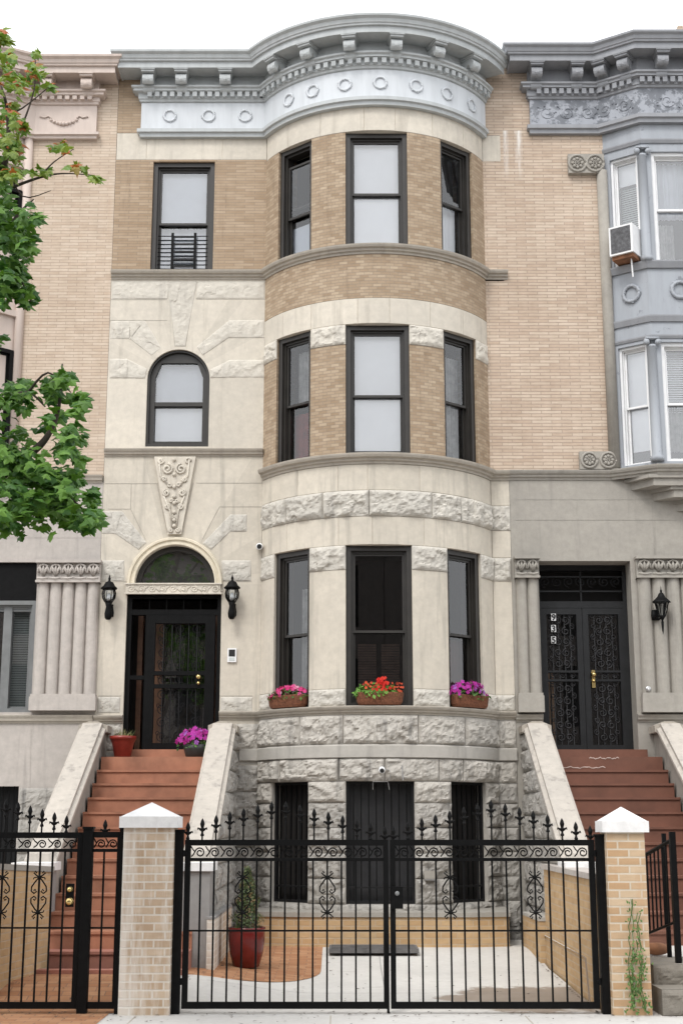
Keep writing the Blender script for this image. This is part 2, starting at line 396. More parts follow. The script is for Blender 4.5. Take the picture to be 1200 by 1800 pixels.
def wallgrid(mb,us,zs,skip,y=0.0,uvo=0):
    """flat wall in vertical plane Y=y, cut by rectangular openings (skip: x0,x1,z0,z1)"""
    us=sorted(set(us+[v for s in skip for v in s[:2] if us[0]<v<us[-1]])); zs=sorted(set(zs+[v for s in skip for v in s[2:] if zs[0]<v<zs[-1]]))
    for a,b in zip(us,us[1:]):
        for c,d in zip(zs,zs[1:]):
            mu,mz=(a+b)/2,(c+d)/2
            if any(s[0]<mu<s[1] and s[2]<mz<s[3] for s in skip): continue
            mb.poly([(a,y,c),(b,y,c),(b,y,d),(a,y,d)])
def reveal(mb,x0,x1,z0,z1,d=.32,y=0):
    mb.poly([(x0,y,z0),(x0,y,z1),(x0,y+d,z1),(x0,y+d,z0)]); mb.poly([(x1,y,z0),(x1,y+d,z0),(x1,y+d,z1),(x1,y,z1)])
    mb.poly([(x0,y,z1),(x1,y,z1),(x1,y+d,z1),(x0,y+d,z1)]); mb.poly([(x0,y,z0),(x0,y+d,z0),(x1,y+d,z0),(x1,y,z0)])
def arcoff(n=44,end=True):
    def mk(i):
        def p(o):
            th0=acos(max(-1,min(1,(YC+o)/(BR+o)))); th1=th0 if end else TM
            t=-th0+(th0+th1)*i/n; return (XC+(BR+o)*sin(t),YC-(BR+o)*cos(t))
        return p
    return [mk(i) for i in range(n+1)]
# ------------------------------------------------------------------ windows
def pane_obj(parent,Mx,x0,x1,z0,z1,y,mat='glass',pts=None):
    b=MB(); b.M=Mx
    b.poly([(x,y,z) for x,z in(pts or[(x0,z0),(x1,z0),(x1,z1),(x0,z1)])]); return b.build('pane',mat,parent)
def window(house,Mx,w,h,mr=.5,shades=(),frame='bronze_frame',bw=.07,drop=0,gap=0,name='window',sash=.035,stop=.03,glass='glass',panes=True):
    f=MB(); f.M=Mx; a=w/2
    for (b0,y0,y1) in((bw,.045,.2),(bw+stop,.095,.24)):
        f.box(-a,-a+b0,y0,y1,0,h); f.box(a-b0,a,y0,y1,0,h); f.box(-a+b0,a-b0,y0,y1,h-b0,h); f.box(-a+b0,a-b0,y0,y1,0,b0*.7)
    win=f.build(name,frame,house,True)
    i=a-bw-stop+.004; zb=(bw+stop)*.7-.004; zt=h-bw-stop+.004; zm=zb+(zt-zb)*mr; 
    for lo in(0,1):
        z0,z1=((zm-.02,zt) if not lo else (zb,zm+.02)); y0=.12 if not lo else .165
        if not lo and drop: z0-=drop; z1-=drop
        s=MB(); s.M=Mx; t=sash
        s.box(-i,-i+t,y0,y0+.04,z0,z1); s.box(i-t,i,y0,y0+.04,z0,z1); s.box(-i+t,i-t,y0,y0+.04,z1-t,z1); s.box(-i+t,i-t,y0,y0+.04,z0,z0+t)
        so=s.build('sash',frame,win)
        pane_obj(so,Mx,-i+t,i-t,z0+t,z1-t,y0+.02,glass)
    for kind,mat,z0,z1,x0,x1 in shades:   # fractions of the sash opening
        s=MB(); s.M=Mx; X0=-i+2*i*x0; X1=-i+2*i*x1; Z0=zb+(zt-zb)*z0; Z1=zb+(zt-zb)*z1
        if kind=='curtain':
            n=36; s.smooth=True
            s.grid([[(X0+(X1-X0)*k/n,.31+.022*sin(k*1.9+sin(k*.7)*2),z) for z in(Z0,Z1)] for k in range(n+1)])
        elif kind=='blind':
            n=max(2,int((Z1-Z0)/.035))
            for k in range(n):
                z=Z0+(Z1-Z0)*k/n; s.poly([(X0,.30,z),(X1,.30,z),(X1,.325,z+.032),(X0,.325,z+.032)])
        else: s.poly([(X0,.225,Z0),(X1,.225,Z0),(X1,.225,Z1),(X0,.225,Z1)])
        s.build({'curtain':'curtain','blind':'blind','shade':'roller_shade'}[kind],mat,win)
    return win
def flatM(xc,z,y=0): return Matrix.Translation((xc,y,z))
def wreath(parent,c,rot,r,tubr,mat,seed=0):
    b=MB(); b.smooth=True; b.M=Matrix.Translation(c)@Matrix.Rotation(rot,4,'Z'); n=30
    b.tube([(r*cos(2*pi*k/n),-tubr*.3,r*sin(2*pi*k/n)) for k in range(n+1)],[tubr*(.75+.35*(k%2)) for k in range(n+1)],6)
    for k in range(22):
        a=2*pi*k/22; q=r+tubr*random.choice((.75,-.6,.3)); b.ball((cos(a)*q,-tubr*.4,sin(a)*q),tubr*random.uniform(.5,.75),6,4)
    return b.build('wreath',mat,parent)
def bracket(parent,c,rot,mat,wd=.17,dp=.31,ht=.34):
    b=MB(); b.M=Matrix.Translation(c)@Matrix.Rotation(rot,4,'Z')
    pr=[(0,0),(0,-ht)]
    for k in range(9):
        a=-pi/2+pi*k/8*.9; pr.append((.055+.055*cos(a)+.0,-ht+.06+.06*sin(a)))
    pr+=[(.10,-ht*.55),(.16,-ht*.36)]
    for k in range(8):
        a=-pi/2+pi*k/7; pr.append((dp-.10+.07*cos(a)-.02,-.115+.085*sin(a)-.0))
    pr+=[(dp-.11,0)]
    b.prism(pr,lambda o,z,d:(d,-o,z-.03),-wd/2,wd/2)
    b.box(-wd/2-.03,wd/2+.03,-dp,0,-.03,.0); b.box(-wd/2-.015,wd/2+.015,-dp+.02,0,-.06,-.03)
    b.ball((0,-dp+.085,-.17),.045,8,5); b.box(-.02,.02,-dp*.62,-.05,-ht*.60,-.2)
    return b.build('bracket',mat,parent)
def pathpt(path,s):
    path=[p(0) if callable(p) else p for p in path]
    for a,b in zip(path,path[1:]):
        a=Vector(a);b=Vector(b);l=(b-a).length
        if s<=l: d=(b-a)/l; return a+d*s,Vector((d.y,-d.x))
        s-=l
    return b,Vector((d.y,-d.x))
def plen(path):
    path=[p(0) if callable(p) else p for p in path]
    return sum((Vector(b)-Vector(a)).length for a,b in zip(path,path[1:]))
def cornice(house,path,Z,mats,brk,wr,dent=(0,1e9),over=.42,friezeo=.06,wr_r=.092,caps=True):
    """Z: dict of heights; path in plan; brk/wr = distances along the path"""
    zb,zf0,zf1,zd,zs,zt=[Z[k] for k in('bot','fr0','fr1','dent','soff','top')]
    o=friezeo; b=MB()
    prof=[(.0,zb),(o+.015,zb),(o+.02,zb+(zf0-zb)*.4),(o+.055,zb+(zf0-zb)*.5),(o+.055,zf0-.012),(o+.02,zf0),(o,zf0),
      (o,zf1),(o+.03,zf1+.01),(o+.035,zf1+.045),(o+.05,zf1+.05),(o+.05,zd-.03),(o+.12,zd-.02),(o+.12,zd+.015),(o+.15,zd+.03),(o+.15,zd+.06),(o+.03,zd+.07),
      (o+.03,zs),(over-.05,zs),(over-.05,zs-.015),(over-.02,zs-.015),(over-.02,zs+(zt-zs)*.34),(over+.015,zs+(zt-zs)*.37),(over+.02,zs+(zt-zs)*.48),(over+.035,zs+(zt-zs)*.52),(over+.05,zs+(zt-zs)*.74),(over+.09,zs+(zt-zs)*.86),(over+.095,zt),(over-.1,zt+.02),(0,zt+.06)]
    sweep(b,path,prof); k=b.build('cornice',mats[0],house,True)
    fr=MB(); sweep(fr,path,[(o-.01,zf0+.004),(o+.004,zf0+.004),(o+.004,zf1-.004),(o-.01,zf1-.004)]); fr.build('frieze',mats[1],k)
    L=plen(path); d=MB(); s=.07
    while s<L-.05:
        if dent[0]<s<dent[1]:
            p,n=pathpt(path,s); d.M=Matrix.Translation((p.x,p.y,0))@Matrix.Rotation(atan2(n.x,-n.y),4,'Z')
            d.box(-.035,.035,-(o+.108),-(o+.04),zf1+.06,zd-.03)
        s+=.118
    d.build('dentil_band',mats[0],k)
    for s in brk:
        p,n=pathpt(path,s); q=p+n*(o+.025); bracket(k,(q.x,q.y,zs-.001),atan2(n.x,-n.y),mats[0],ht=(zs-zd)*1.05)
    for s in wr:
        p,n=pathpt(path,s); q=p+n*(o+.006); wreath(k,(q.x,q.y,(zf0+zf1)/2),atan2(n.x,-n.y),wr_r,.02,mats[1])
    return k
def spiral(cx,cz,r0,r1,a0,turns,n=18,y=0):
    return [(cx+(r0+(r1-r0)*k/n)*cos(a0+2*pi*turns*k/n),y,cz+(r0+(r1-r0)*k/n)*sin(a0+2*pi*turns*k/n)) for k in range(n+1)]
def belt(house,path,z0,z1,pr=.10,mat='belt_stone',name='belt_course'):
    h=z1-z0; b=MB()
    sweep(b,path,[(-.02,z0),(.015,z0),(.02,z0+h*.22),(.05,z0+h*.3),(.055,z0+h*.5),(pr-.02,z0+h*.6),(pr-.005,z0+h*.8),(pr,z0+h*.95),(pr-.015,z1),(-.02,z1+.012)])
    return b.build(name,mat,house,True)
# ================================================================== MIDDLE HOUSE
XL=-3.53; XR=2.49
house=thing('row_house','tan brick and limestone row house with rounded bay and pale blue cornice','house',(XL,0,0))
zap=lambda py: zat(py,-1.0)
TH=[radians(13.8),radians(30.3),radians(50.4)]
OPEN=[(-TH[2]*BR,-TH[1]*BR),(-TH[0]*BR,TH[0]*BR),(TH[1]*BR,TH[2]*BR)]
Zl={k:zap(v) for k,v in dict(w3t=232,w3b=431,b3=446,br=523,st=568,w2b=798,q2=603,b2=815,sm=861,rk=907,w1t=957,p1=1000,p2=1210,w1b=1241,b1=1256,rr=1308,wt=1332,w0t=1373,w0b=1590).items()}
ZTOP=zat(240); Zl['l3']=zap(229)
WZ=[(Zl['w3b'],Zl['l3']),(Zl['w2b'],Zl['st']),(Zl['w1b'],Zl['w1t']),(Zl['w0b'],Zl['w0t'])]
smooth=MB(); rockb=MB(); brk=MB(); beltm=MB(); rockd=MB()
LOW=0; BRM='bay_brick'
def flush():
    global smooth,rockb,rockd,brk
    lime,rk_={0:('limestone','rock_stone'),1:('limestone_mid','rock_stone_mid'),2:('grey_limestone','rock_stone_low')}[LOW]
    for mb,nm,mt in((smooth,'limestone_facing',lime),(rockb,'rock_faced_course',rk_),(rockd,'sooty_rock_faced_course','rock_stone_dark'),(brk,'brick_facing',BRM)):
        if mb.f: mb.build(nm,mt,house,True)
    smooth=MB(); rockb=MB(); brk=MB(); rockd=MB()
def course(z0,z1,kind,n=6,amp=.05,off=0,ends=(-UM,UM),opens=OPEN,fn=bayf,arc=True):
    cuts=[ends]
    for (wz0,wz1) in WZ:
        if z0<wz1-.01 and z1>wz0+.01 and arc:
            nc=[]
            for a,b in cuts:
                xs=[a]
                for o in opens:
                    if a<o[0]<b or a<o[1]<b: xs+=[o[0],o[1]]
                xs.append(b); nc+=[(xs[i],xs[i+1]) for i in range(0,len(xs),2)]
            cuts=nc
    for a,b in cuts:
        if kind=='brick':
            flush(); m=max(1,int((b-a)/.06)) if arc else 1
            P=[[fn(a+(b-a)*i/m,z,0) for z in(z0,z1)] for i in range(m+1)]; UV=[[(a+(b-a)*i/m,z) for z in(z0,z1)] for i in range(m+1)]
            brk.grid(P,UV); continue
        if len(cuts)>1: flush()
        k=n if len(cuts)==1 else max(1,int(round((b-a)/.95)))
        xs=[a]+[a+(b-a)*(i+random.uniform(-.22,.22))/k for i in range(1,k)]+[b]
        for x0,x1 in zip(xs,xs[1:]):
            tgt=smooth if kind=='smooth' else (rockd if kind=='dark' else rockb)
            block(tgt,fn,x0,x1,z0,z1,kind!='smooth',amp,arc=arc)
C=[('smooth',Zl['l3'],ZTOP+.02,7),('brick',Zl['w3b'],Zl['l3'],1),('brick',Zl['br'],Zl['b3'],1),('smooth',Zl['st'],Zl['br'],7),
   ('rough',Zl['q2'],Zl['st'],1),('brick',Zl['w2b'],Zl['q2'],1),('smooth',Zl['sm'],Zl['b2'],6),('rough',Zl['rk'],Zl['sm'],6),('smooth',Zl['w1t'],Zl['rk'],6),
   ('rough',Zl['p1'],Zl['w1t'],1),('smooth',Zl['p2'],Zl['p1'],1),('rough',Zl['w1b'],Zl['p2'],1),('rough',Zl['rr'],Zl['b1'],5),('smooth',Zl['wt'],Zl['rr'],6),('rough',Zl['w0t'],Zl['wt'],6)]
for kind,a,b,n in C:
    a,b=min(a,b),max(a,b); amp={True:.062,False:.042}[kind=='rough' and n>1]
    LOW=2 if b<Zl['w1b'] else (1 if b<Zl['b2']+.05 else 0)
    course(a,b,kind,n,amp)
    flush()
zz=[Zl['w0t'],zap(1411),zap(1455),zap(1500),zap(1545),Zl['w0b'],-.1]
LOW=2
for a,b in zip(zz[1:],zz): course(a,b,'dark' if a<zz[1]-.01 else 'rough',1,.06); flush()
# narrow flat strip to the right of the bay
BRM='salmon_brick'
for kind,a,b,n in C:
    a,b=min(a,b),max(a,b)
    flush(); LOW=2 if b<Zl['w1b'] else (1 if b<Zl['b2']+.05 else 0)
    x1=xat(889,250) if kind!='brick' and a>Zl['w2b']-.1 else XR
    if a>Zl['w2b']-.1 and kind in('smooth','rough') and a<9.8: kind='brick'; x1=XR
    if kind=='brick': brk.poly([(BXR,0,a),(XR,0,a),(XR,0,b),(BXR,0,b)])
    else:
        block(smooth if kind=='smooth' else rockb,flat,BXR,x1,a,b,kind!='smooth',.05)
        if x1<XR: brk.poly([(x1,0,a),(XR,0,a),(XR,0,b),(x1,0,b)])
brk.poly([(BXR,0,Zl['b3']-.02),(XR,0,Zl['b3']-.02),(XR,0,Zl['w3b']+.02),(BXR,0,Zl['w3b']+.02)])
brk.poly([(BXR,0,ZTOP+.02),(XR,0,ZTOP+.02),(XR,0,13.6),(BXR,0,13.6)])
flush()
for a,b in zip(zz[1:],zz): block(rockd,flat,BXR,XR,a,b,True,.05)
flush()
# ---- flat wall to the left of the bay
BRM='tan_brick'; LOW=0
px=lambda x,y: W(x,y)[0]; pz=lambda y: zat(y)
smooth.smooth=False
zS3=(pz(281),pz(244))
xs=[XL,px(258,262),px(391,262),BXL]
for a,b in zip(xs,xs[1:]): block(smooth,flat,a,b,zS3[0],zS3[1]+.1,False)
w3=(px(267,380),px(376,380),pz(477),pz(284))
wallgrid(brk,[XL,BXL],[pz(482),zS3[0]],[w3]); brk.poly([(XL,0,zS3[1]+.1),(BXL,0,zS3[1]+.1),(BXL,0,13.6),(XL,0,13.6)])
# stone field with an arched window and an arched doorway
AW=dict(x0=px(258,700),x1=px(368,700),zb=pz(785)); AW['xc']=(AW['x0']+AW['x1'])/2; AW['r']=(AW['x1']-AW['x0'])/2; AW['zs']=pz(614)-AW['r']
AD=dict(x0=px(225,1020),x1=px(390,1020)); AD['xc']=(AD['x0']+AD['x1'])/2; AD['r']=(AD['x1']-AD['x0'])/2-.10; AD['zs']=pz(1027); AD['zt']=AD['zs']+AD['r']
DR=(px(219,1180),px(387,1180),pz(1322),pz(1045))
def archwall(mb,x0,x1,z0,z1,A,zbot):
    """wall piece with an arched opening, built as side strips and a fan round the arch"""
    xa,xb=A['xc']-A['r'],A['xc']+A['r']; q=[]
    mb.poly([(x0,0,z0),(xa,0,z0),(xa,0,A['zs']),(x0,0,A['zs'])]); mb.poly([(xb,0,z0),(x1,0,z0),(x1,0,A['zs']),(xb,0,A['zs'])])
    if zbot>z0: mb.poly([(xa,0,z0),(xb,0,z0),(xb,0,zbot),(xa,0,zbot)])
    n=24; arc=[(A['xc']-A['r']*cos(pi*k/n),A['zs']+A['r']*sin(pi*k/n)) for k in range(n+1)]
    def edge(a,b):
        d=Vector((a-A['xc'],b-A['zs'])).normalized(); t=9e9
        if d.x>1e-6: t=min(t,(x1-A['xc'])/d.x)
        if d.x<-1e-6: t=min(t,(x0-A['xc'])/d.x)
        if d.y>1e-6: t=min(t,(z1-A['zs'])/d.y)
        return (A['xc']+d.x*t,A['zs']+d.y*t)
    ed=[edge(*p) for p in arc]
    for k in range(n):
        a,b=ed[k],ed[k+1]; pts=[arc[k],arc[k+1],b]
        if abs(a[0]-b[0])>1e-5 and abs(a[1]-b[1])>1e-5: pts.append((x0 if a[0]<A['xc']-.01 else x1,z1))
        pts.append(a); mb.poly([(p[0],0,p[1]) for p in pts[::-1]])
    for k in range(n): mb.poly([(arc[k][0],0,arc[k][1]),(arc[k+1][0],0,arc[k+1][1]),(arc[k+1][0],.34,arc[k+1][1]),(arc[k][0],.34,arc[k][1])])
zA=(pz(790),pz(492)); zB=(pz(1258),pz(803))
archwall(smooth,XL,BXL,zA[0]-.1,zA[1]+.1,AW,AW['zb'])
xa,xb=AW['x0'],AW['x1']
smooth.poly([(xa,0,AW['zb']),(xa,0,AW['zs']),(xa,.34,AW['zs']),(xa,.34,AW['zb'])]); smooth.poly([(xb,0,AW['zb']),(xb,.34,AW['zb']),(xb,.34,AW['zs']),(xb,0,AW['zs'])])
smooth.poly([(xa,0,AW['zb']),(xa,.34,AW['zb']),(xb,.34,AW['zb']),(xb,0,AW['zb'])])
zmid=AD['zs']-.03
flush(); LOW=1
archwall(smooth,XL,BXL,zmid,zA[0]-.1,AD,zmid)
wallgrid(smooth,[XL,BXL],[2.2,zmid],[DR]); reveal(smooth,*DR)
flush(); LOW=2; wallgrid(smooth,[XL,BXL],[-.1,2.2],[]); flush(); LOW=0
Q=lambda *p:[W(a,b) for a,b in p]
z4=lambda a,b:(a/2.5,450+b/2.5)
R4=lambda *p:[W(*z4(a,b)) for a,b in p]
def rq(*p,**k):
    if k.pop('new',0): flush()
    quadblock(rockb,p,**k)
# round the arched window
rq(*R4((490,192),(735,192),(745,110),(490,110)),amp=.03,eg=(1,0,1,1)); flush(); rq(*R4((862,190),(1165,190),(1165,110),(870,110)),amp=.03,eg=(0,1,1,1))
flush(); rq(*R4((770,400),(815,400),(870,110),(730,110)),amp=.035)
flush(); rq(*R4((482,367),(570,367),(570,283),(484,283)),amp=.035,eg=(1,0,1,1)); rq(*R4((570,367),(668,440),(712,405),(640,283)),amp=.03,eg=(0,1,1,1)); rq(*R4((570,367),(605,322),(640,283),(570,283)),amp=.03,eg=(0,0,0,1))
flush(); rq(*R4((1005,363),(1165,363),(1165,280),(1005,280)),amp=.035,eg=(0,1,1,1)); rq(*R4((890,440),(1005,363),(1005,283),(862,400)),amp=.03,eg=(1,0,1,1))
flush(); rq(*R4((480,540),(560,540),(560,450),(480,450)),amp=.04,eg=(1,0,1,1)); rq(*R4((560,540),(640,540),(650,497),(560,450)),amp=.04,eg=(0,1,1,1))
flush(); rq(*R4((1010,537),(1165,537),(1165,455),(1010,455)),amp=.04,eg=(0,1,1,1)); rq(*R4((922,537),(1010,537),(1010,455),(920,500)),amp=.04,eg=(1,0,1,1))
# round the doorway arch and lower down
z7=lambda a,b:(a/2.6667,900+b/2.6667)
R7=lambda *p:[W(*z7(a,b)) for a,b in p]
flush(); LOW=1; rq(*R7((478,105),(540,105),(520,-5),(478,-5)),amp=.04,eg=(1,0,1,1)); rq(*R7((540,105),(652,180),(690,145),(575,-5)),amp=.04,eg=(0,1,1,1)); rq(*R7((540,105),(556,50),(575,-5),(520,-5)),amp=.03,eg=(0,0,0,1))
flush(); rq(*R7((1080,95),(1160,95),(1160,10),(1080,10)),amp=.045,eg=(0,1,1,1)); rq(*R7((990,180),(1080,95),(1080,10),(945,150)),amp=.04,eg=(1,0,1,1))
flush(); rq(*R7((474,326),(590,326),(585,225),(476,225)),amp=.05); flush(); rq(*R7((1040,326),(1180,326),(1180,225),(1035,225)),amp=.05)
flush(); rq(*R7((455,945),(565,945),(568,865),(457,865)),amp=.05); flush(); rq(*R7((1032,945),(1185,945),(1187,865),(1034,865)),amp=.05)
jm=MB()
for p in([R4((740,110),(770,400)),R4((862,110),(815,400)),R4((484,283),(735,283)),R4((490,192),(735,192)),R4((862,190),(1165,190)),R4((640,283),(595,283)),
          R4((575,1112),(578,1000)),R4((463,1000),(695,1000)),R4((862,998),(1160,998)),R7((640,326),(476,326)),R7((480,100),(560,100)),
          R4((475,1112),(575,1112),(640,1245)),R4((1162,1102),(965,1102),(890,1245)),R4((690,1000),(735,1215)),R4((850,998),(800,1215)),R7((1035,326),(1180,326)),R7((463,862),(570,862)),R7((1030,862),(1185,862))]): joint(jm,p)
jm.build('mortar_joint','joint',house,True)
# rough courses under the sill belt
flush(); LOW=2
flush()
for y0,y1 in((1272,1320),(1322,1345),(1345,1392),(1392,1440),(1440,1490),(1490,1540),(1540,1592),(1592,1640)):
    for a,b in((XL,DR[0]-.01),(DR[1]+.01,BXL)):
        flush()
        if y0==1322: block(smooth,flat,a,b,pz(y1),pz(y0),False)
        else: block(rockd if y0>1340 else rockb,flat,a,b,pz(y1),pz(y0),True,.06)
flush()
# reveals of the three bay openings on each floor
for fl,(z0,z1) in enumerate(WZ):
    for a,b in OPEN:
        rv=MB(); rvb=MB(); ta,tb=a/BR,b/BR; tm=(ta+tb)/2; n=Vector((-sin(tm),cos(tm)))*.42; T=rv
        pts=[bayn(ta+(tb-ta)*k/6) for k in range(7)]
        for (p,fl2) in((pts[0],0),(pts[-1],1)):
            q=[(p[0],p[1],z0),(p[0]+n.x,p[1]+n.y,z0),(p[0]+n.x,p[1]+n.y,z1),(p[0],p[1],z1)]
            (rvb if fl==0 or fl==1 else rv).poly(q if fl2 else q[::-1])
        rq_=rvb if fl<2 else rv
        for z in(z0,z1): (rv if fl>1 or z==z1 else rvb).poly([(p[0],p[1],z) for p in pts]+[(pts[-1][0]+n.x,pts[-1][1]+n.y,z),(pts[0][0]+n.x,pts[0][1]+n.y,z)])
        rv.build('stone_reveal',('limestone','limestone','limestone_mid','rock_stone_low')[fl],house,True)
        if fl<2: rvb.build('brick_reveal','bay_brick',house,True)
rvb=MB(); reveal(rvb,*w3); rvb.build('brick_reveal','tan_brick',house,True)
# belts
flatL=[(XL,0),(BXL,0)]; arcB=arcoff(); tail=lambda x:[(x,0)]
full=[(XL,0)]+arcB+tail(XR)
belt(house,[(XL,0)]+arcB+tail(xat(891,478)),zap(446),zap(431),.11)
belt(house,flatL,pz(803),pz(790),.09)
belt(house,arcB+tail(XR),zap(815),zap(798),.12)
belt(house,[(XL,0),(DR[0],0)],pz(1272),pz(1258),.10)
belt(house,[(DR[1],0)]+arcB+tail(XR),zap(1256),zap(1241),.10)
b=MB(); sweep(b,[(DR[1]+.3,0)]+arcB+tail(XR),[(-.01,Zl['wt']),(.035,Zl['wt']),(.045,Zl['wt']+.01),(.045,Zl['rr']-.02),(.02,Zl['rr']),(-.01,Zl['rr'])]); b.build('water_table','grey_limestone',house,True)
# cornice
zc=lambda y,o: zat(y,-o)
ZC=dict(bot=zc(241,.06),fr0=zc(226,.08),fr1=zc(181,.06),dent=zc(158,.16),soff=zc(117,.40),top=zc(87,.50))
cpath=[(xat(249,200,-.06)+.06,.35),(xat(249,200,-.06)+.06,0)]+arcoff(44,False)
x0c=cpath[1][0]; s0=.35; sB=s0+(BXL-x0c)
fx=lambda x,y,o: s0+xat(x,y,-o)-x0c
def arcS(pxs,py,off):   # distance along path of a bay feature seen at pxs
    th=0
    for _ in range(20):
        Y=YC-(BR+off)*cos(th); th=asin(max(-.99,min(.99,(xat(pxs,py,Y)-XC)/(BR+off))))
    return sB+BR*(th+TM)
brs=[s0+.06,fx(320,135,.2),fx(397,132,.2)]+[arcS(x,y,.25) for x,y in((484,112),(541,90),(614,75),(696,72),(768,88),(830,108))]
wrs=[fx(x,200,.06) for x in(299,367,431)]+[arcS(x,y,.06) for x,y in((508,178),(550,158),(606,148),(668,146),(731,149),(785,162),(828,182))]
cornice(house,cpath,ZC,('bluegrey_paint','frieze_paint'),brs,wrs,dent=(.4,99))
# attic, roof, inside
bd=MB()
bd.poly([(XL,0,13.55),(XR,0,13.55),(XR,9,13.55),(XL,9,13.55)]); arcP=arcpts(44); bd.poly([(p[0],p[1],ZC['top']+.02) for p in arcP])
bd.build('roof','roofing',house,True)
sh=MB()
for x in(XL+.02,XR-.02): sh.poly([(x,.02,-.1),(x,9,-.1),(x,9,13.5),(x,.02,13.5)])
sh.poly([(XL,4.5,-.1),(XR,4.5,-.1),(XR,4.5,13.5),(XL,4.5,13.5)])
for z in(.1,2.72,6.35,9.6,12.6):
    sh.poly([(XL,.36,z),(XR,.36,z),(XR,9,z),(XL,9,z)]); sh.poly([(p[0]*.93+XC*.07,p[1]*.86+.05,z) for p in arcP]+[(BXR,.4,z),(BXL,.4,z)])
sh.poly([(BXL-.1,.36,-.1),(BXL-.1,4.5,-.1),(BXL-.1,4.5,13.5),(BXL-.1,.36,13.5)])
sh.build('interior','dark_room',house,True)
# windows of the bay
def bayM(a,b,z):
    tm=(a+b)/2/BR; rc=BR*cos((b-a)/2/BR); return Matrix.Translation((XC+rc*sin(tm),YC-rc*cos(tm),z))@Matrix.Rotation(tm,4,'Z')
SH=[[[('shade','shade_grey',0,.32,0,1),('curtain','curtain',0,.35,0,1)][:1],[('shade','shade',0,1,0,1)],[('curtain','shade',0,.52,0,1)]],
    [[('curtain','curtain',.52,.95,.15,1),('curtain','red_curtain',0,.42,0,1)],[('shade','shade',0,1,0,1)],[('curtain','red_curtain',0,1,0,.35),('curtain','curtain',.05,.9,.3,1)]],
    [[('curtain','curtain',0,.8,.35,1)],[('blind','wood_dim',.04,.4,.1,.45),('blind','wood_dim',.04,.4,.55,.9)],[('blind','blind',.5,.78,0,.4),('curtain','red_dim',0,.45,0,1)]]]
for fl in range(3):
    z0,z1=WZ[fl]
    for i,(a,b) in enumerate(OPEN):
        wd=2*BR*sin((b-a)/2/BR)
        drp=.16 if (fl==0 and i==0) else 0
        window(house,bayM(a,b,z0),wd,z1-z0,(.49,.47,.47)[fl],SH[fl][i],drop=drp,glass='glass' if (i==1 and fl<2) else 'single_glass')
window(house,flatM((w3[0]+w3[1])/2,w3[2]),w3[1]-w3[0],w3[3]-w3[2],.46,[('shade','shade_grey',.46,1,0,1),('shade','shade',.0,.30,.72,1),('curtain','shade_grey',0,.46,0,1)])  # pale lower curtain added in place of the whitish reflection in that sash
# arched window
def archwin():
    A=AW; Mx=flatM(A['xc'],A['zb']); r=A['r']; zs=A['zs']-A['zb']; n=24
    outer=[(-r,0)]+[(-r*cos(pi*k/n),zs+r*sin(pi*k/n)) for k in range(n+1)]+[(r,0)]
    ri=r-.11; gl=[(-ri,.07),(-ri,zs+.05),(-ri+.09,zs+r-.19),(ri-.09,zs+r-.19),(ri,zs+.05),(ri,.07)]
    f=MB(); f.M=Mx
    inner=[(-ri,.07)]
    for k in range(n+1):
        t=pi*k/n; d=(-cos(t),sin(t)); best=9
        for a,b in zip(gl,gl[1:]):
            ax,az,bx,bz=a[0],a[1]-zs-.0,b[0],b[1]-zs; den=d[0]*(bz-az)-d[1]*(bx-ax)
            if abs(den)<1e-9: continue
            tt=(ax*(bz-az)-az*(bx-ax))/den; uu=(ax*d[1]-az*d[0])/den
            if tt>0 and -.01<=uu<=1.01: best=min(best,tt)
        inner.append((d[0]*best,zs+d[1]*best))
    inner.append((ri,.07))
    mid=[(x*.93,z if 0<i<len(outer)-1 else 0) if z<=zs else (x*.93,zs+(z-zs)*.93) for i,(x,z) in enumerate(outer)]
    for P0,P1,y0,y1 in((outer,mid,.04,.04),(mid,mid,.04,.09),(mid,inner,.09,.09),(inner,inner,.09,.16)):
        f.grid([[(a[0],y0,a[1]),(b[0],y1,b[1])] for a,b in zip(P0,P1)])
    f.box(-r,r,.03,.2,0,.05); f.box(-ri,ri,.08,.2,.05,.085)
    win=f.build('arched_window','bronze_frame',house,True)
    zm=(pz(707)-A['zb'])
    s=MB(); s.M=Mx; s.box(-ri,ri,.10,.2,zm-.03,zm+.03); s.box(-ri,ri,.15,.2,.085,.12)
    so=s.build('sash','bronze_frame',win)
    pane_obj(so,Mx,0,0,0,0,.13,pts=[(-ri,zm),(ri,zm)]+gl[::-1][1:-1]); pane_obj(so,Mx,-ri,ri,.08,zm,.17)
    s=MB(); s.M=Mx; s.poly([(x,.26,z) for x,z in([(-ri,zm),(ri,zm)]+gl[::-1][1:-1])]); s.build('roller_shade','shade_grey',win)
    s=MB(); s.M=Mx; s.poly([(-ri,.24,.05),(ri,.24,.05),(ri,.24,zm),(-ri,.24,zm)]); s.build('roller_shade','shade',win)
archwin()
# window guard leaning inside the top floor window opening
wg=thing('window_guard','black barred child guard across the lower half of the top left window','window guard',((w3[0]+w3[1])/2,.1,w3[2]+.06))
b=MB(); zt=pz(405)-w3[2]-.06; hw=(w3[1]-w3[0])/2-.09
for k in range(9): b.tube([(-hw,0,.02+zt*.88*k/8),(hw,0,.02+zt*.88*k/8)],.008,5)
b.build('bar','black_iron',wg)
for s in(-.16,.19):
    b=MB(); b.box(s-.02,s+.02,-.012,.012,0,zt); b.build('upright','black_iron',wg)
b=MB(); 
for k in range(5): b.box(-.14,.17,-.008,.008,.045+zt*k*.2,.075+zt*k*.2)
b.build('slat','dark_grille',wg)
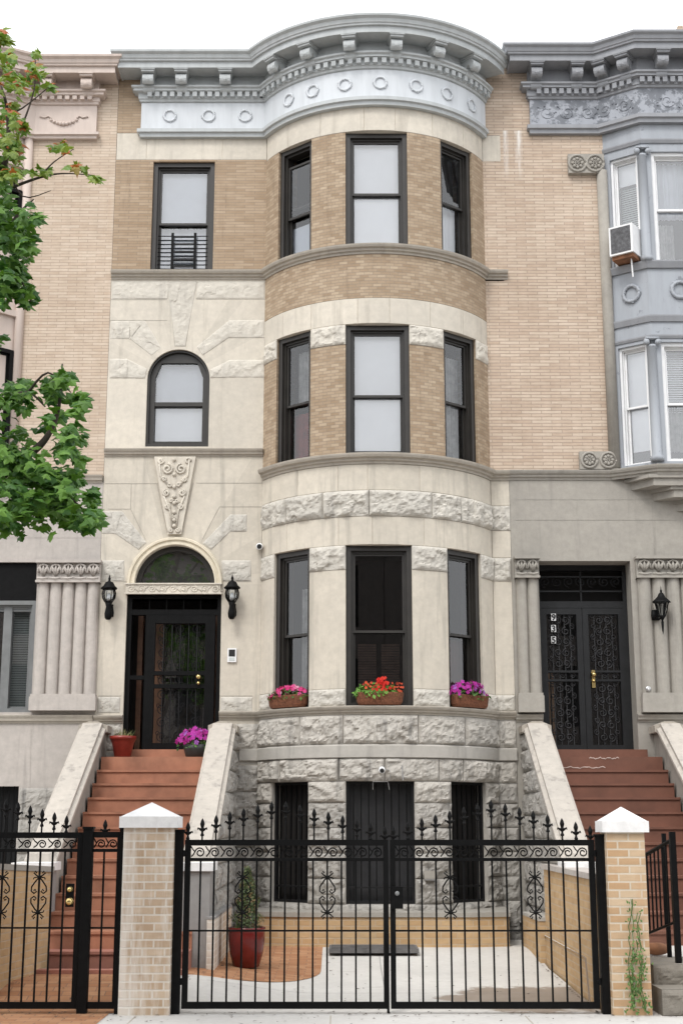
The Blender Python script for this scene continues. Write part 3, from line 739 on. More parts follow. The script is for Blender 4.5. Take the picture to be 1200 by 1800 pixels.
# basement openings: iron grilles
z0,z1=WZ[3]
for i,(a,bb) in enumerate(OPEN):
    wd=2*BR*sin((bb-a)/2/BR); Mx=bayM(a,bb,z0); h=z1-z0
    g=MB(); g.M=Mx; t=.035
    g.box(-wd/2,-wd/2+t,.06,.11,0,h); g.box(wd/2-t,wd/2,.06,.11,0,h); g.box(-wd/2+t,wd/2-t,.06,.11,h-t,h); g.box(-wd/2+t,wd/2-t,.06,.11,.0,t); g.box(-wd/2+t,wd/2-t,.065,.105,.2,.225)
    gr=g.build('basement_grille','dark_grille',house,True)
    n=int(wd/.095); g=MB(); g.M=Mx
    for k in range(1,n): x=-wd/2+wd*k/n; g.box(x-.009,x+.009,.076,.094,t,h-t)
    g.build('bar','black_iron',gr)
    g=MB(); g.M=Mx; g.box(-wd/2,wd/2,.2,.24,0,h); g.build('panel','iron_panel' if i==1 else 'dark_room',gr)
# ---- keystone panel with carved scrolls
k=MB(); kp=[W(*z4(*p)) for p in((740,1225),(798,1225),(862,885),(680,885))]
k.prism(kp,lambda a,b_,d:(a,-d,b_),-.01,.05); ks=k.build('carved_keystone','limestone',house,True)
c=MB(); c.smooth=True; xk,_=W(*z4(768,940)); 
def c4p(a,b): x,z=W(*z4(a,b)); return (x,-.062,z)
def scr(pxy,r,a0,turns,th=.016):
    x,z=W(*z4(*pxy)); c.tube(spiral(x,z,r,r*.2,a0,turns,16,-.06),th,5)
for sx in(-1,1):
    X=lambda d:768+sx*d
    scr((X(30),940),.085,pi/2,1.6*sx,.02); scr((X(60),905),.05,0,1.2*sx); scr((X(45),985),.04,pi,1.3*sx); scr((X(35),1045),.055,pi/2,-1.5*sx,.018); scr((X(20),1010),.035,0,1.2*sx)
    scr((X(30),1105),.045,pi/2,1.5*sx); scr((X(12),1080),.03,0,-1.2*sx); scr((X(10),1150),.03,pi/2,1.3*sx,.013); scr((X(15),1208),.035,pi/2,-1.5*sx)
    c.tube([c4p(X(66),900),c4p(X(60),970),c4p(X(25),1010)],.014,5); c.tube([c4p(X(45),1060),c4p(X(18),1125),c4p(X(8),1200)],.014,5)
for yy in(900,965,1020,1062,1090,1130,1165,1190): x,z=W(*z4(768,yy)); c.ball((x,-.065,z),.03,7,5)
c.build('scroll_carving','limestone',ks)
# ---- doorway
A=AD; b=MB(); n=28
prof=[(0,.0),(0,-.05),(.025,-.05),(.035,-.035),(.06,-.035),(.07,-.06),(.10,-.06),(.115,-.02),(.115,.0)]
b.grid([[(A['xc']-(A['r']+o)*cos(pi*k/n),y,A['zs']+(A['r']+o)*sin(pi*k/n)) for o,y in prof] for k in range(n+1)])
b.smooth=False; b.build('door_arch','lintel_stone',house,True)
b=MB(); xl0,xl1=px(222,1035),px(388,1035); zl0,zl1=pz(1045),pz(1026); b.box(xl0,xl1,-.05,.2,zl0,zl1); b.box(xl0-.02,xl1+.02,-.07,-.05,zl1-.02,zl1); b.box(xl0-.02,xl1+.02,-.065,-.05,zl0,zl0+.02)
ln=b.build('door_lintel','limestone',house,True)
c=MB(); c.smooth=True; n=9
for k in range(n):
    x=xl0+(xl1-xl0)*(k+.5)/n; s=1 if k%2 else -1; zm=(zl0+zl1)/2
    c.tube(spiral(x,zm,.062,.012,-s*pi/2,s*1.5,16,-.052),.009,5); c.tube([(x,-.052,zm-s*.055),(x+.06,-.052,zm),(x+.12,-.052,zm+s*.05)],.008,5)
c.build('scroll_carving','limestone',ln)
b=MB(); b.poly([(A['xc']-(A['r'])*cos(pi*k/n),.22,A['zs']+A['r']*sin(pi*k/n)) for n in(24,) for k in range(25)]); fl=b.build('fanlight','bronze_frame',house,True)
b=MB()
for k in range(24):
    q=[]
    for r,kk in((A['r'],k),(A['r'],k+1),(A['r']-.07,k+1),(A['r']-.07,k)): q.append((A['xc']-r*cos(pi*kk/24),.1,A['zs']+r*sin(pi*kk/24)))
    b.poly(q); b.poly([(q[3][0],.1,q[3][2]),(q[2][0],.1,q[2][2]),(q[2][0],.2,q[2][2]),(q[3][0],.2,q[3][2])])
b.build('frame','bronze_frame',fl)
b=MB(); b.poly([(A['xc']-(A['r']-.06)*cos(pi*k/24),.17,A['zs']+(A['r']-.06)*sin(pi*k/24)) for k in range(25)]); b.build('pane','glass',fl)
# wooden doors set back, black iron storm door in front
x0,x1,zd0,zd1=DR
b=MB(); zt=zd1-.0
b.box(x0,x1,.62,.66,zd0,zt)
ind=b.build('inner_door','dark_room',house,True)
def pxr(a): return xat(a,1180,.3)
b=MB(); b.box(pxr(238),pxr(247),.45,.6,zd0,zt-.25); b.box(pxr(258),pxr(284),.5,.6,zd0,zat(1078,.4)); b.box(pxr(284),pxr(352),.5,.6,zat(1095,.4),zat(1080,.4)); b.box(pxr(372),pxr(380),.45,.6,zd0,zt-.2); b.box(pxr(266),pxr(269),.49,.5,zd0+.3,zd0+.8)
b.build('door_post','wood',ind)
b=MB(); b.poly([(pxr(285),.57,zd0+.05),(pxr(370),.57,zd0+.05),(pxr(370),.57,zt-.4),(pxr(285),.57,zt-.4)]); b.build('pane','glass',ind)
b=MB(); t=.05
b.box(x0,x0+.07,.06,.14,zd0,zt); b.box(x1-.06,x1,.06,.14,zd0,zt); b.box(x0+.07,x1-.06,.06,.14,zt-.05,zt)
xm=px(258,1180); zr=pz(1075); b.box(x0+.07,x1-.06,.065,.135,zr-.04,zr+.04); b.box(x0+.07,xm,.065,.135,pz(1190)-.03,pz(1190)+.03)
for k in range(1,5): q=x0+.07+(x1-x0-.13)*k/5; b.box(q-.006,q+.006,.09,.1,zr+.04,zt-.05)
df=b.build('door_frame','black_iron',house,True)
b=MB(); dz=zd0+.03; dt=zr-.045; xr=px(376,1180)
b.box(xm-.04,xm+.10,.05,.13,dz,dt); b.box(xr-.14,xr,.05,.13,dz,dt)
for z0_,z1_ in((dt-.12,dt),(pz(1186),pz(1179)),(pz(1209),pz(1202)),(dz,dz+.1)): b.box(xm+.10,xr-.14,.05,.13,z0_,z1_)
sd_=b.build('storm_door','black_iron',house,True)
g=MB()
ga,gb=xm+.10,xr-.14
for k in range(1,6): q=ga+(gb-ga)*k/6; g.box(q-.006,q+.006,.085,.097,dz+.1,dt-.12)
for zlo,zhi in((dz+.1,pz(1209)),(pz(1179),dt-.12),(pz(1202),pz(1186))):
    nz=max(1,int((zhi-zlo)/.17))
    for a in range(3):
        for c_ in range(nz):
            cx=ga+(gb-ga)*(a+.5)/3; cz=zlo+(zhi-zlo)*(c_+.5)/nz; s=1 if (a+c_)%2 else -1
            g.tube(spiral(cx,cz,.075,.015,s*pi/2,s*1.4,14,.09),.006,4); g.tube(spiral(cx+.05*s,cz+.05,.04,.01,0,s*1.2,10,.09),.005,4)
g.build('scroll_grille','dark_grille',sd_); g=MB(); g.poly([(ga,.115,dz+.1),(gb,.115,dz+.1),(gb,.115,dt-.12),(ga,.115,dt-.12)]); g.build('pane','single_glass',sd_)
for yy,r in((1190,.034),(1201,.024)):
    kx,kz=W(349,yy,.02); g=MB(); g.smooth=True; g.M=Matrix.Translation((kx,.05,kz))@Matrix.Rotation(pi/2,4,'X'); g.lathe([(r*.9,0),(r*.9,.008),(r*.4,.012),(r*.4,.03),(r,.045),(r*.95,.065),(r*.5,.075)],n=12); g.build('door_knob','brass',sd_)
# ================================================================== helpers for the neighbours
def pilaster(hs,x0,x1,zb0,zb1,zc0,zc1,n,mat,y=0):
    b=MB(); wd=(x1-x0)/n; P=[]; 
    for k in range(n):
        for j in range(9):
            t=pi*j/8; P.append((x0+wd*(k+.5)-wd*.47*cos(t),-.02-wd*.42*sin(t)))
    b.grid([[(x,yy,z) for z in(zb1,zc0)] for x,yy in P]); p=b.build('fluted_pilaster',mat,hs,True)
    b=MB(); b.box(x0-.02,x1+.02,-.15,0.01,zb0,zb1); b.box(x0-.01,x1+.01,-.13,0.01,zb1,zb1+.04); b.build('base',mat,p)
    b=MB(); h=zc1-zc0; b.box(x0-.01,x1+.01,-.09,.01,zc0,zc1); b.box(x0-.02,x1+.02,-.16,.01,zc1-h*.13,zc1); b.box(x0-.015,x1+.015,-.14,.01,zc0,zc0+h*.1)
    b.smooth=True
    for k in range(n):
        cx=x0+wd*(k+.5); b.tube([(cx-wd*.45,-.13,zc0+h*.2),(cx,-.15,zc0+h*.16),(cx+wd*.45,-.13,zc0+h*.2)],h*.05,5)
        for sx in(-1,0,1):
            b.tube([(cx+sx*.01,-.10,zc0+h*.3),(cx+sx*wd*.2,-.125,zc0+h*.55),(cx+sx*wd*.36,-.12,zc0+h*.78)],[.006,wd*.13,.006],6)
        b.tube([(cx+wd*.44*cos(t*pi/6),-.12,zc0+h*.42+h*.4*sin(t*pi/6)) for t in range(7)],h*.05,5)
    b.build('capital',mat,p); return p
def shell(hs,x0,x1,zs,top,wallx):
    b=MB()
    for x in wallx: b.poly([(x,.03,-.1),(x,9,-.1),(x,9,top),(x,.03,top)])
    b.poly([(x0,4.5,-.1),(x1,4.5,-.1),(x1,4.5,top),(x0,4.5,top)])
    for z in zs: b.poly([(x0,.03,z),(x1,.03,z),(x1,9,z),(x0,9,z)])
    b.build('interior','dark_room',hs,True)
    b=MB(); b.poly([(x0,-.0,top),(x1,-.0,top),(x1,9,top),(x0,9,top)]); b.build('roof','roofing',hs,True)
# ================================================================== LEFT NEIGHBOUR
lh=thing('row_house','pinkish brick row house with a beige cornice behind the tree at the left edge','house',(-9.5,0,0))
LX0,LX1=-9.5,XL-.004
xb=xat(30,600); zfb=zat(245); zb0,zb1=zat(849),zat(836)
b=MB(); wallgrid(b,[xb,LX1],[zb1-.01,13.5],[]); b.build('brick_facing','pink_brick',lh,True)
lo=(xat(-90,1100),xat(62,1100),zat(1252),zat(988)); lb=(xat(-60,1450),xat(31,1440),zat(1560),zat(1382))
b=MB(); wallgrid(b,[LX0,LX1],[zat(1275),zb0+.01],[lo]); wallgrid(b,[LX0,LX1],[-.1,zat(1275)],[lb]); reveal(b,*lo); reveal(b,*lb)
for q in(((0,945),(180,945)),((93,945),(93,985)),((60,900),(60,945))): joint(b,[W(*p) for p in q])
joint(b,[W(55,1275),W(53,1385)]); b.build('stone_facing','pink_limestone',lh,True)
r=MB(); 
for y0,y1 in((1385,1440),(1440,1500),(1500,1560)):
    block(r,flat,lb[1]+.01,xat(112,1440),zat(y1),zat(y0),True,.04)
r.build('rock_faced_block','rock_stone_dark',lh,True)
belt(lh,[(xb,0),(LX1-.01,0)],zb0,zb1,.08); belt(lh,[(LX0,0),(LX1-.01,0)],zat(1272),zat(1257),.08)
pilaster(lh,xat(64,1100),xat(174,1100),zat(1250),zat(1226),zat(1026),zat(987),5,'pink_limestone')
w_=window(lh,flatM((lo[0]+lo[1])/2,lo[2]),lo[1]-lo[0],zat(1055)-lo[2],.97,[('blind','blind',0,1,0,.3),('blind','blind',.0,1,.68,1)],frame='grey_frame',bw=.06)
b=MB(); cx=xat(8,1150); b.box(cx-.06,cx+.06,.1,.24,lo[2],zat(1055)); b.build('mullion','grey_frame',w_)
b=MB(); b.box(lo[0],lo[1],.06,.2,zat(1055),lo[3]); b.build('transom_panel','black_iron',lh,True)
g=MB(); g.box(lb[0],lb[1],.2,.24,lb[2],lb[3]); gr=g.build('basement_grille','charcoal_door',lh,True)
g=MB()
for k in range(1,9): x=lb[0]+(lb[1]-lb[0])*k/9; g.box(x-.01,x+.01,.08,.1,lb[2],lb[3])
g.build('bar','black_iron',gr)
# its metal bay, mostly beyond the frame
fa=(xb,0); fb=(xb-.55,-.5); fc=(xb-2.3,-.5); fd=(xb-2.85,0)
b=MB(); sweep(b,[fd,fc,fb,fa],[(0,zb0),(0,zfb+.2),(-.02,zfb+.2),(-.02,zb0)]); bay=b.build('bay','pink_paint',lh,True)
for z in(zb0,zat(560),zat(300)): 
    b=MB(); sweep(b,[fd,fc,fb,fa],[(0,z),(.06,z),(.06,z+.1),(0,z+.12)]); b.build('moulding','pink_paint',bay)
b=MB(); b.smooth=True; b.lathe([(.07,zb1),(.07,zfb)],(xb+.03,-.03,0),10); b.build('corner_shaft','pink_paint',lh,True)
ang=atan2(.5,.55)
for y0,y1 in((800,612),(470,330)):
    z=zat(y0,-.2); mid=Vector(((fa[0]+fb[0])/2,(fa[1]+fb[1])/2)); Mx=Matrix.Translation((mid.x+.07,mid.y-.08,z))@Matrix.Rotation(ang,4,'Z')
    window(lh,Mx,.6,zat(y1,-.2)-z,.5,[('curtain','curtain',0,.6,0,1)],frame='black_iron',bw=.06)
ZL=dict(bot=zc(244,.06),fr0=zc(232,.08),fr1=zc(186,.06),dent=zc(165,.16),soff=zc(126,.38),top=zc(94,.5))
xr_=xat(170,205,-.06)-.06
lp=[(LX0,-.3),(xb-.5,-.3),(xb+.1,0),(xr_,0),(xr_,.35)]
sxl=lambda p: hypot(.6,.3)+(xb-.5-LX0)+(xat(p,140,-.2)-xb-.1)
cornice(lh,lp,ZL,('pink_paint','pink_paint'),[sxl(155),sxl(85),sxl(20)-.1],[],over=.40)
b=MB(); b.smooth=True; gz=(ZL['fr0']+ZL['fr1'])/2; gx=xat(113,205,-.06)
for k in range(9):
    t=-1+2*k/8; b.ball((gx+t*.2,-.075,gz-.02-.07*(1-t*t)),.024+.012*(1-abs(t)),6,4)
for s in(-1,1): b.tube([(gx+s*.2,-.075,gz),(gx+s*.24,-.075,gz+.05),(gx+s*.3,-.075,gz+.02),(gx+s*.38,-.075,gz+.04)],.015,5)
b.build('garland','pink_paint',lh,True)
shell(lh,LX0,LX1-.01,(.1,2.72,6.35,9.6),13.4,(LX1-.02,))
# ================================================================== RIGHT NEIGHBOUR
rh=thing('row_house','row house at the right edge with a slate grey metal bay and salmon brick','house',(9.0,0,0))
RX0,RX1=XR+.0005,9.0
xa_=xat(1049,500); 
zfb=zat(236); zb0,zb1=zat(844),zat(828)
b=MB(); wallgrid(b,[RX0,4.2],[zb0,13.5],[]); b.build('brick_facing','salmon_brick',rh,True)
do=(xat(950,1150),xat(1114,1150),zat(1322),zat(986))
b=MB(); wallgrid(b,[RX0,RX1],[-.1,zb0+.01],[do]); reveal(b,*do,d=.5)
for q in(((905,878),(1150,878)),((905,914),(1200,914)),((1013,878),(1013,914)),((1070,845),(1070,878)),((1150,878),(1150,980))): joint(b,[W(*p) for p in q],.008)
b.build('stone_facing','stone_neighbour',rh,True)
FA=(4.10,0); FB=(4.62,-.36); FC=(6.6,-.36); FD=(7.12,0)
belt(rh,[(RX0,0),(4.0,0),FB,FC,(7.2,0)],zb0,zb1,.10,'stone_neighbour')
for i,(dz,k) in enumerate(((.0,.88),(.16,.66),(.32,.42),(.48,.2))):
    b=MB(); z1=zb0-dz+.002; hw=1.5*k+.05; cx=5.6; pts=[(cx-hw-.05,.02),(cx-hw+.25,-.36*k-.05),(cx+hw-.25,-.36*k-.05),(cx+hw+.05,.02)]
    b.prism(pts,lambda x,y,z:(x,y,z),z1-.05,z1); b.prism([(cx+(x-cx)*.93,y*.9) for x,y in pts],lambda x,y,z:(x,y,z),z1-.16,z1-.05); b.build('corbel','stone_neighbour',rh,True)
belt(rh,[(RX0,0),(do[0],0)],zat(1269),zat(1256),.08,'stone_neighbour'); belt(rh,[(do[1],0),(RX1,0)],zat(1269),zat(1256),.08,'stone_neighbour')
pilaster(rh,xat(907,1100),xat(947,1100),zat(1253),zat(1224),zat(1018),zat(980),2,'stone_neighbour')
pilaster(rh,xat(1121,1100),xat(1222,1100),zat(1253),zat(1224),zat(1018),zat(980),4,'stone_neighbour')
# bay shell with window openings
ang=atan2(-.36,.52); fl_=hypot(.36,.52)
def zf(y,Y=-.18): return zat(y,Y)
bz0=zb1; bz1=zfb+.1
w3z=(zf(468),zf(276)); w2z=(zf(816),zf(608))
b=MB(); 
def facet(mb,p0,p1,ops):
    p0=Vector(p0);p1=Vector(p1);L=(p1-p0).length;d=(p1-p0)/L; n=Vector((d.y,-d.x))
    mb.M=Matrix.Translation((p0.x,p0.y,0))@Matrix.Rotation(atan2(d.y,d.x),4,'Z')
    wallgrid(mb,[0,L],[bz0,bz1],ops)
    for o in ops: reveal(mb,*o,d=.2)
    mb.M=None
facet(b,FA,FB,[(.1,.55,*w3z),(.1,.55,*w2z)]); facet(b,FB,FC,[(.14,.86,*w3z),(.14,.86,*w2z),(1.12,1.84,*w3z),(1.12,1.84,*w2z)]); facet(b,FC,FD,[])
bay=b.build('bay','baymetal_paint',rh,True)
for y0,y1,pr in((480,468,.07),(573,562,.05),(602,596,.03),(262,255,.04)):
    b=MB(); sweep(b,[FA,FB,FC,FD],[(-.005,zf(y0)),(pr*.5,zf(y0)),(pr,zf(y1)-.02),(pr,zf(y1)),(-.005,zf(y1)+.01)]); b.build('moulding','grey_paint',bay)
for z0,z1 in(w3z,w2z):
    for (px_,py_) in((FB[0],FB[1]),(FB[0]+1.0,FB[1]+.02)):
        b=MB(); b.smooth=True; z1c=z1+.0; b.lathe([(.10,z0),(.10,z0+.06),(.075,z0+.09),(.068,z1c-.1),(.08,z1c-.09),(.08,z1c-.06)],(px_,py_,0),12)
        b.box(px_-.10,px_+.10,py_-.09,py_+.05,z1c+.02,z1c+.05)
        for s in(-1,1): b.lathe([(.0,0),(.045,0),(.045,.1),(0,.1)],(px_+s*.085,py_-.1,z1c-.04),8) if False else b.ball((px_+s*.085,py_-.06,z1c-.02),.05,8,6,1,1,.9)
        b.build('ionic_column','baymetal_paint',rh,True)
d=Vector((FB[0]-FA[0],FB[1]-FA[1]))/fl_
def facM(u,z): return Matrix.Translation((FA[0]+d.x*u,FA[1]+d.y*u,z))@Matrix.Rotation(ang,4,'Z')
def fronM(u,z): return Matrix.Translation((FB[0]+u,FB[1],z))
window(rh,facM(.325,w3z[0]),.45,w3z[1]-w3z[0],.33,[('blind','blind',.34,.8,0,1),('shade','shade',.8,1,0,1)],frame='white_paint',bw=.035,sash=.03,stop=.015)
window(rh,facM(.325,w2z[0]),.45,w2z[1]-w2z[0],.5,[('shade','shade',.12,1,0,1)],frame='white_paint',bw=.035,sash=.03,stop=.015)
window(rh,fronM(.5,w3z[0]),.72,w3z[1]-w3z[0],.5,[('curtain','shade_grey',.45,1,0,1),('curtain','curtain',0,.4,.0,.5)],frame='white_paint',bw=.055,sash=.035,stop=.015)
window(rh,fronM(.5,w2z[0]),.72,w2z[1]-w2z[0],.5,[('blind','shade',.45,1,0,1),('curtain','curtain',.1,.5,0,1)],frame='white_paint',bw=.055,sash=.035,stop=.015)
for u in(1.48,):
    for z in(w3z,w2z): window(rh,fronM(u,z[0]),.72,z[1]-z[0],.5,[('curtain','curtain',.45,1,0,1)],frame='white_paint',bw=.055,sash=.035,stop=.015)
wz=zf(517,-.2)
for u in(.36,): 
    p=facM(u,wz)@Vector((0,-.01,0)); wreath(bay,p,ang,.125,.03,'baymetal_paint')
wreath(bay,(FB[0]+.47,FB[1]-.01,wz),0,.125,.03,'baymetal_paint'); wreath(bay,(FB[0]+1.5,FB[1]-.01,wz),0,.125,.03,'baymetal_paint')
b=MB(); b.smooth=True; b.lathe([(.085,zat(824)),(.085,zat(303))],(4.06,-.03,0),12); b.build('corner_shaft','stone_neighbour',rh,True)
for (x0,x1,y0,y1,kind) in((999,1062,303,270,0),(1019,1086,824,793,1)):
    X0,X1,Z0,Z1=xat(x0,y0,-.1),xat(x1,y0,-.1),zat(y0,-.1),zat(y1,-.1)
    b=MB(); b.box(X0,X1,-.09,.0,Z0,Z1); pn=b.build('carved_panel','stone_neighbour',rh,True)
    c=MB(); c.smooth=True; cz=(Z0+Z1)/2; h=Z1-Z0
    for k in range(2):
        cx=X0+(X1-X0)*(k+.5)/2
        c.tube([(cx+h*.42*cos(2*pi*t/16),-.095,cz+h*.42*sin(2*pi*t/16)) for t in range(17)],.022,5)
        for t in range(8): c.ball((cx+h*.22*cos(2*pi*t/8),-.1,cz+h*.22*sin(2*pi*t/8)),.028,6,4)
        c.tube(spiral(cx,cz,h*.16,.01,0,1.5,12,-.1),.012,5)
    c.build('scroll_carving','stone_neighbour',pn)
ZR=dict(bot=zc(235,.06),fr0=zc(219,.08),fr1=zc(176,.06),dent=zc(152,.16),soff=zc(106,.38),top=zc(75,.5))
xl_=xat(931,195,-.06)+.06
rp=[(xl_,.35),(xl_,0),(4.05,0),FB,FC,FD]
sr=lambda p: .35+xat(p,130,-.2)-xl_
L1=.35+4.05-xl_; L2=L1+hypot(FB[0]-4.05,.36)
cornice(rh,rp,ZR,('grey_paint','peeling_paint'),[sr(941),sr(1012),L1+.17,L1+.55,L2+.33,L2+.85,L2+1.35],[],over=.42,dent=(.4,99))
c=MB(); c.smooth=True; gz=(ZR['fr0']+ZR['fr1'])/2
for g_ in range(9):
    s=.55+.32*g_; 
    if abs(s-L1)<.12 or abs(s-L2)<.12: continue
    p,n=pathpt(rp,s); c.M=Matrix.Translation((p.x+n.x*.068,p.y+n.y*.068,gz))@Matrix.Rotation(atan2(n.x,-n.y),4,'Z')
    c.tube(spiral(0,0,.12,.02,(g_%2)*pi,1.4*(1 if g_%2 else -1),14,.004),.010,5)
    for k in range(5): c.ball((random.uniform(-.16,.16),.004,random.uniform(-.12,.12)),.018,6,4)
c.M=None; c.build('scroll_carving','peeling_paint',rh,True)
shell(rh,RX0+.01,RX1,(.1,2.72,6.35,9.6),13.5,(RX0+.02,))
b=MB(); b.poly([FA+(ZR['top']-.2,),FB+(ZR['top']-.2,),FC+(ZR['top']-.2,),FD+(ZR['top']-.2,)]); b.build('bay_roof','roofing',rh,True)
chx=xat(1200,45,2); b=MB(); b.box(chx-.1,chx+.7,2,2.6,13.4,zat(45,2)); b.build('chimney','salmon_brick',rh,True)
# its double iron doors and house number
def iron_door():
    x0,x1,z0,z1=do; y=.34
    b=MB(); zt=zat(1062,.3); t=.05
    b.box(x0,x0+.06,y,y+.1,z0,z1); b.box(x1-.06,x1,y,y+.1,z0,z1); b.box(x0+.06,x1-.06,y,y+.1,z1-.08,z1); b.box(x0+.06,x1-.06,y,y+.1,zt-.05,zt+.05)
    b.box((x0+x1)/2-.01,(x0+x1)/2+.01,y+.02,y+.06,zt+.05,z1-.08)
    for q in(.33,.8): b.box(x0+.06,x1-.06,y+.02,y+.05,zt+.05+(z1-zt-.13)*q-.01,zt+.05+(z1-zt-.13)*q+.01)
    fr=b.build('iron_door_frame','charcoal_door',rh,True)
    g=MB(); n=7
    for k in range(n):
        cx=x0+.15+(x1-x0-.3)*k/(n-1); s=1 if k%2 else -1; g.tube(spiral(cx,zt+.05+(z1-zt)*.5,.085,.015,s*pi/2,1.5*s,14,y+.03),.009,4)
    g.build('scroll_grille','charcoal_door',fr)
    b=MB(); b.box(x0,x1,y+.35,y+.4,z0,z1); b.box(xat(968,1250,.5),xat(973,1250,.5),y+.3,y+.35,z0,zat(1165,.5)); bk=b.build('inner_door','dark_room',rh,True)
    b=MB(); 
    for a,c in((961,969),(972,977)): b.box(xat(a,1250,.5),xat(c,1250,.5),y+.26,y+.30,z0,zat(1180,.5))
    b.build('door_post','tan_wood',bk)
    xm=(x0+x1)/2
    for side,(a,c) in enumerate(((x0+.06,xm-.003),(xm+.003,x1-.06))):
        b=MB(); st=.085; zz=zt-.055; z00=z0+.02
        b.box(a,a+st,y,y+.07,z00,zz); b.box(c-st,c,y,y+.07,z00,zz); b.box(a+st,c-st,y,y+.07,zz-.09,zz); b.box(a+st,c-st,y,y+.07,z00,z00+.1)
        zm=zat(1190,.3); b.box(a+st,c-st,y,y+.06,zm-.06,zm-.03); b.box(a+st,c-st,y,y+.06,zm+.07,zm+.10)
        dr=b.build('iron_door','charcoal_door',rh,True)
        g=MB(); cx=(a+c)/2
        for k in range(1,5): x=a+st+(c-a-2*st)*k/5; g.box(x-.006,x+.006,y+.03,y+.042,z00+.1,zz-.09)
        for zlo,zhi in((zm+.12,zz-.1),(z00+.12,zm-.08)):
            nz=int((zhi-zlo)/.15)
            for k in range(nz):
                cz=zlo+(zhi-zlo)*(k+.5)/nz
                for s in(-1,1):
                    g.tube(spiral(cx+s*.06,cz,.062,.012,s*pi/2*(1 if k%2 else -1),1.4*s,14,y+.025),.009,4); g.tube(spiral(cx+s*.15,cz+.07,.045,.01,s*pi/2*(1 if k%2 else -1),-1.3*s,12,y+.026),.007,4)
        for s in range(3): g.tube(spiral(a+st+(c-a-2*st)*(s+.5)/3,zm+.02,.045,.01,0,1.4,12,y+.03),.008,4)
        g.build('scroll_grille','iron_panel',dr); g=MB(); g.poly([(a+st,y+.055,z00+.1),(c-st,y+.055,z00+.1),(c-st,y+.055,zz-.09),(a+st,y+.055,zz-.09)]); g.build('pane','single_glass',dr)
        if side==1:
            g=MB(); hx,hz=W(1042,1190,y); g.box(hx-.025,hx+.025,y-.015,y,hz-.16,hz+.1); g.smooth=True
            g.M=Matrix.Translation((hx,y-.015,hz+.03))@Matrix.Rotation(pi/2,4,'X'); g.lathe([(.015,0),(.015,.03),(.035,.04),(.033,.06),(.01,.07)],n=10); g.M=None
            g.ball((hx,y-.03,hz-.06),.024,8,6); g.build('door_handle','brass',dr)
        else:
            for ch,yy in(('9',1085),('3',1105),('5',1125)):
                nx,nz=W(972,yy,y); g=MB(); hh=.052; g.box(nx-.034,nx+.034,y-.012,y-.001,nz-hh,nz+hh); pl=g.build('number_plate','white_paint',dr)
                cu=bpy.data.curves.new('digit','FONT'); cu.body=ch; cu.size=.125; cu.align_x='CENTER'; cu.extrude=.002; cu.offset=.004
                to=bpy.data.objects.new('digit',cu); me=bpy.data.meshes.new_from_object(to); me.materials.append(M['sticker_black'])
                o=bpy.data.objects.new('digit',me); COL.objects.link(o); o.parent=pl; o.location=(nx,y-.0165,nz-.043); o.rotation_euler=(pi/2,0,0); bpy.data.objects.remove(to)
iron_door()
# ================================================================== GROUND
YG=-6.3
def yardz(x,y):
    d=y+D; l=.19*sstep(13.75,14.7,d); r=.06*sstep(13.7,17.2,d)+.13*sstep(17,18.6,d)
    t=sstep(-1.9,-.2,x); return l*(1-t)+r*t
def sheet(name,mat,x0,x1,y0,y1,zf,nx=2,ny=2,label=None):
    b=MB(); b.grid([[(x0+(x1-x0)*i/nx,y0+(y1-y0)*j/ny,zf(x0+(x1-x0)*i/nx,y0+(y1-y0)*j/ny)) for j in range(ny+1)] for i in range(nx+1)])
    return tag(b.build(name,mat),kind='structure')
sheet('ground','earth',-300,300,-300,300,lambda x,y:-.16)
sheet('road','asphalt',-60,60,-20.8,-10.6,lambda x,y:-.14)
def slab_walk(name,x0,x1,y0,y1):
    b=MB(); b.box(x0,x1,y0,y1,-.15,0); return tag(b.build(name,'sidewalk_concrete'),kind='structure')
b=MB(); b.grid([[(x,y,z) for y,z in((-10.4,0),(-6.31,0))] for x in(-40,40)]); 
tag(b.build('sidewalk','sidewalk_concrete'),kind='structure')
j=MB()
for x in(-9.1,-7.3,-5.5,-3.7,-1.9,-.1,1.7,3.5,5.3,7.1): j.box(x-.006,x+.006,-10.4,-6.45,.0005,.003)
for y in(-7.85,-9.2): j.box(-12,12,y-.006,y+.006,.0006,.0031)
tag(j.build('sidewalk_joint','joint'),kind='structure')
b=MB(); b.box(-40,40,-10.58,-10.402,-.15,.004); tag(b.build('kerb','kerb_stone'),kind='structure')
b=MB(); b.box(-40,40,-21.0,-20.82,-.15,.004); tag(b.build('kerb','kerb_stone'),kind='structure')
b=MB(); b.grid([[(x,y,0) for y in(-25.6,-21.0)] for x in(-40,40)]); tag(b.build('sidewalk','sidewalk_concrete'),kind='structure')
sheet('driveway','concrete',-3.7,2.45,-6.31,-.2,yardz,40,40)
sheet('yard','concrete',2.452,9,-6.31,.1,lambda x,y:.42 if y>-5.4 else .42*sstep(-5.41,-5.4,y),6,40)
sheet('yard','concrete',-9.5,-3.702,-6.31,.1,lambda x,y:yardz(-3.7,y),4,30)
j=MB()
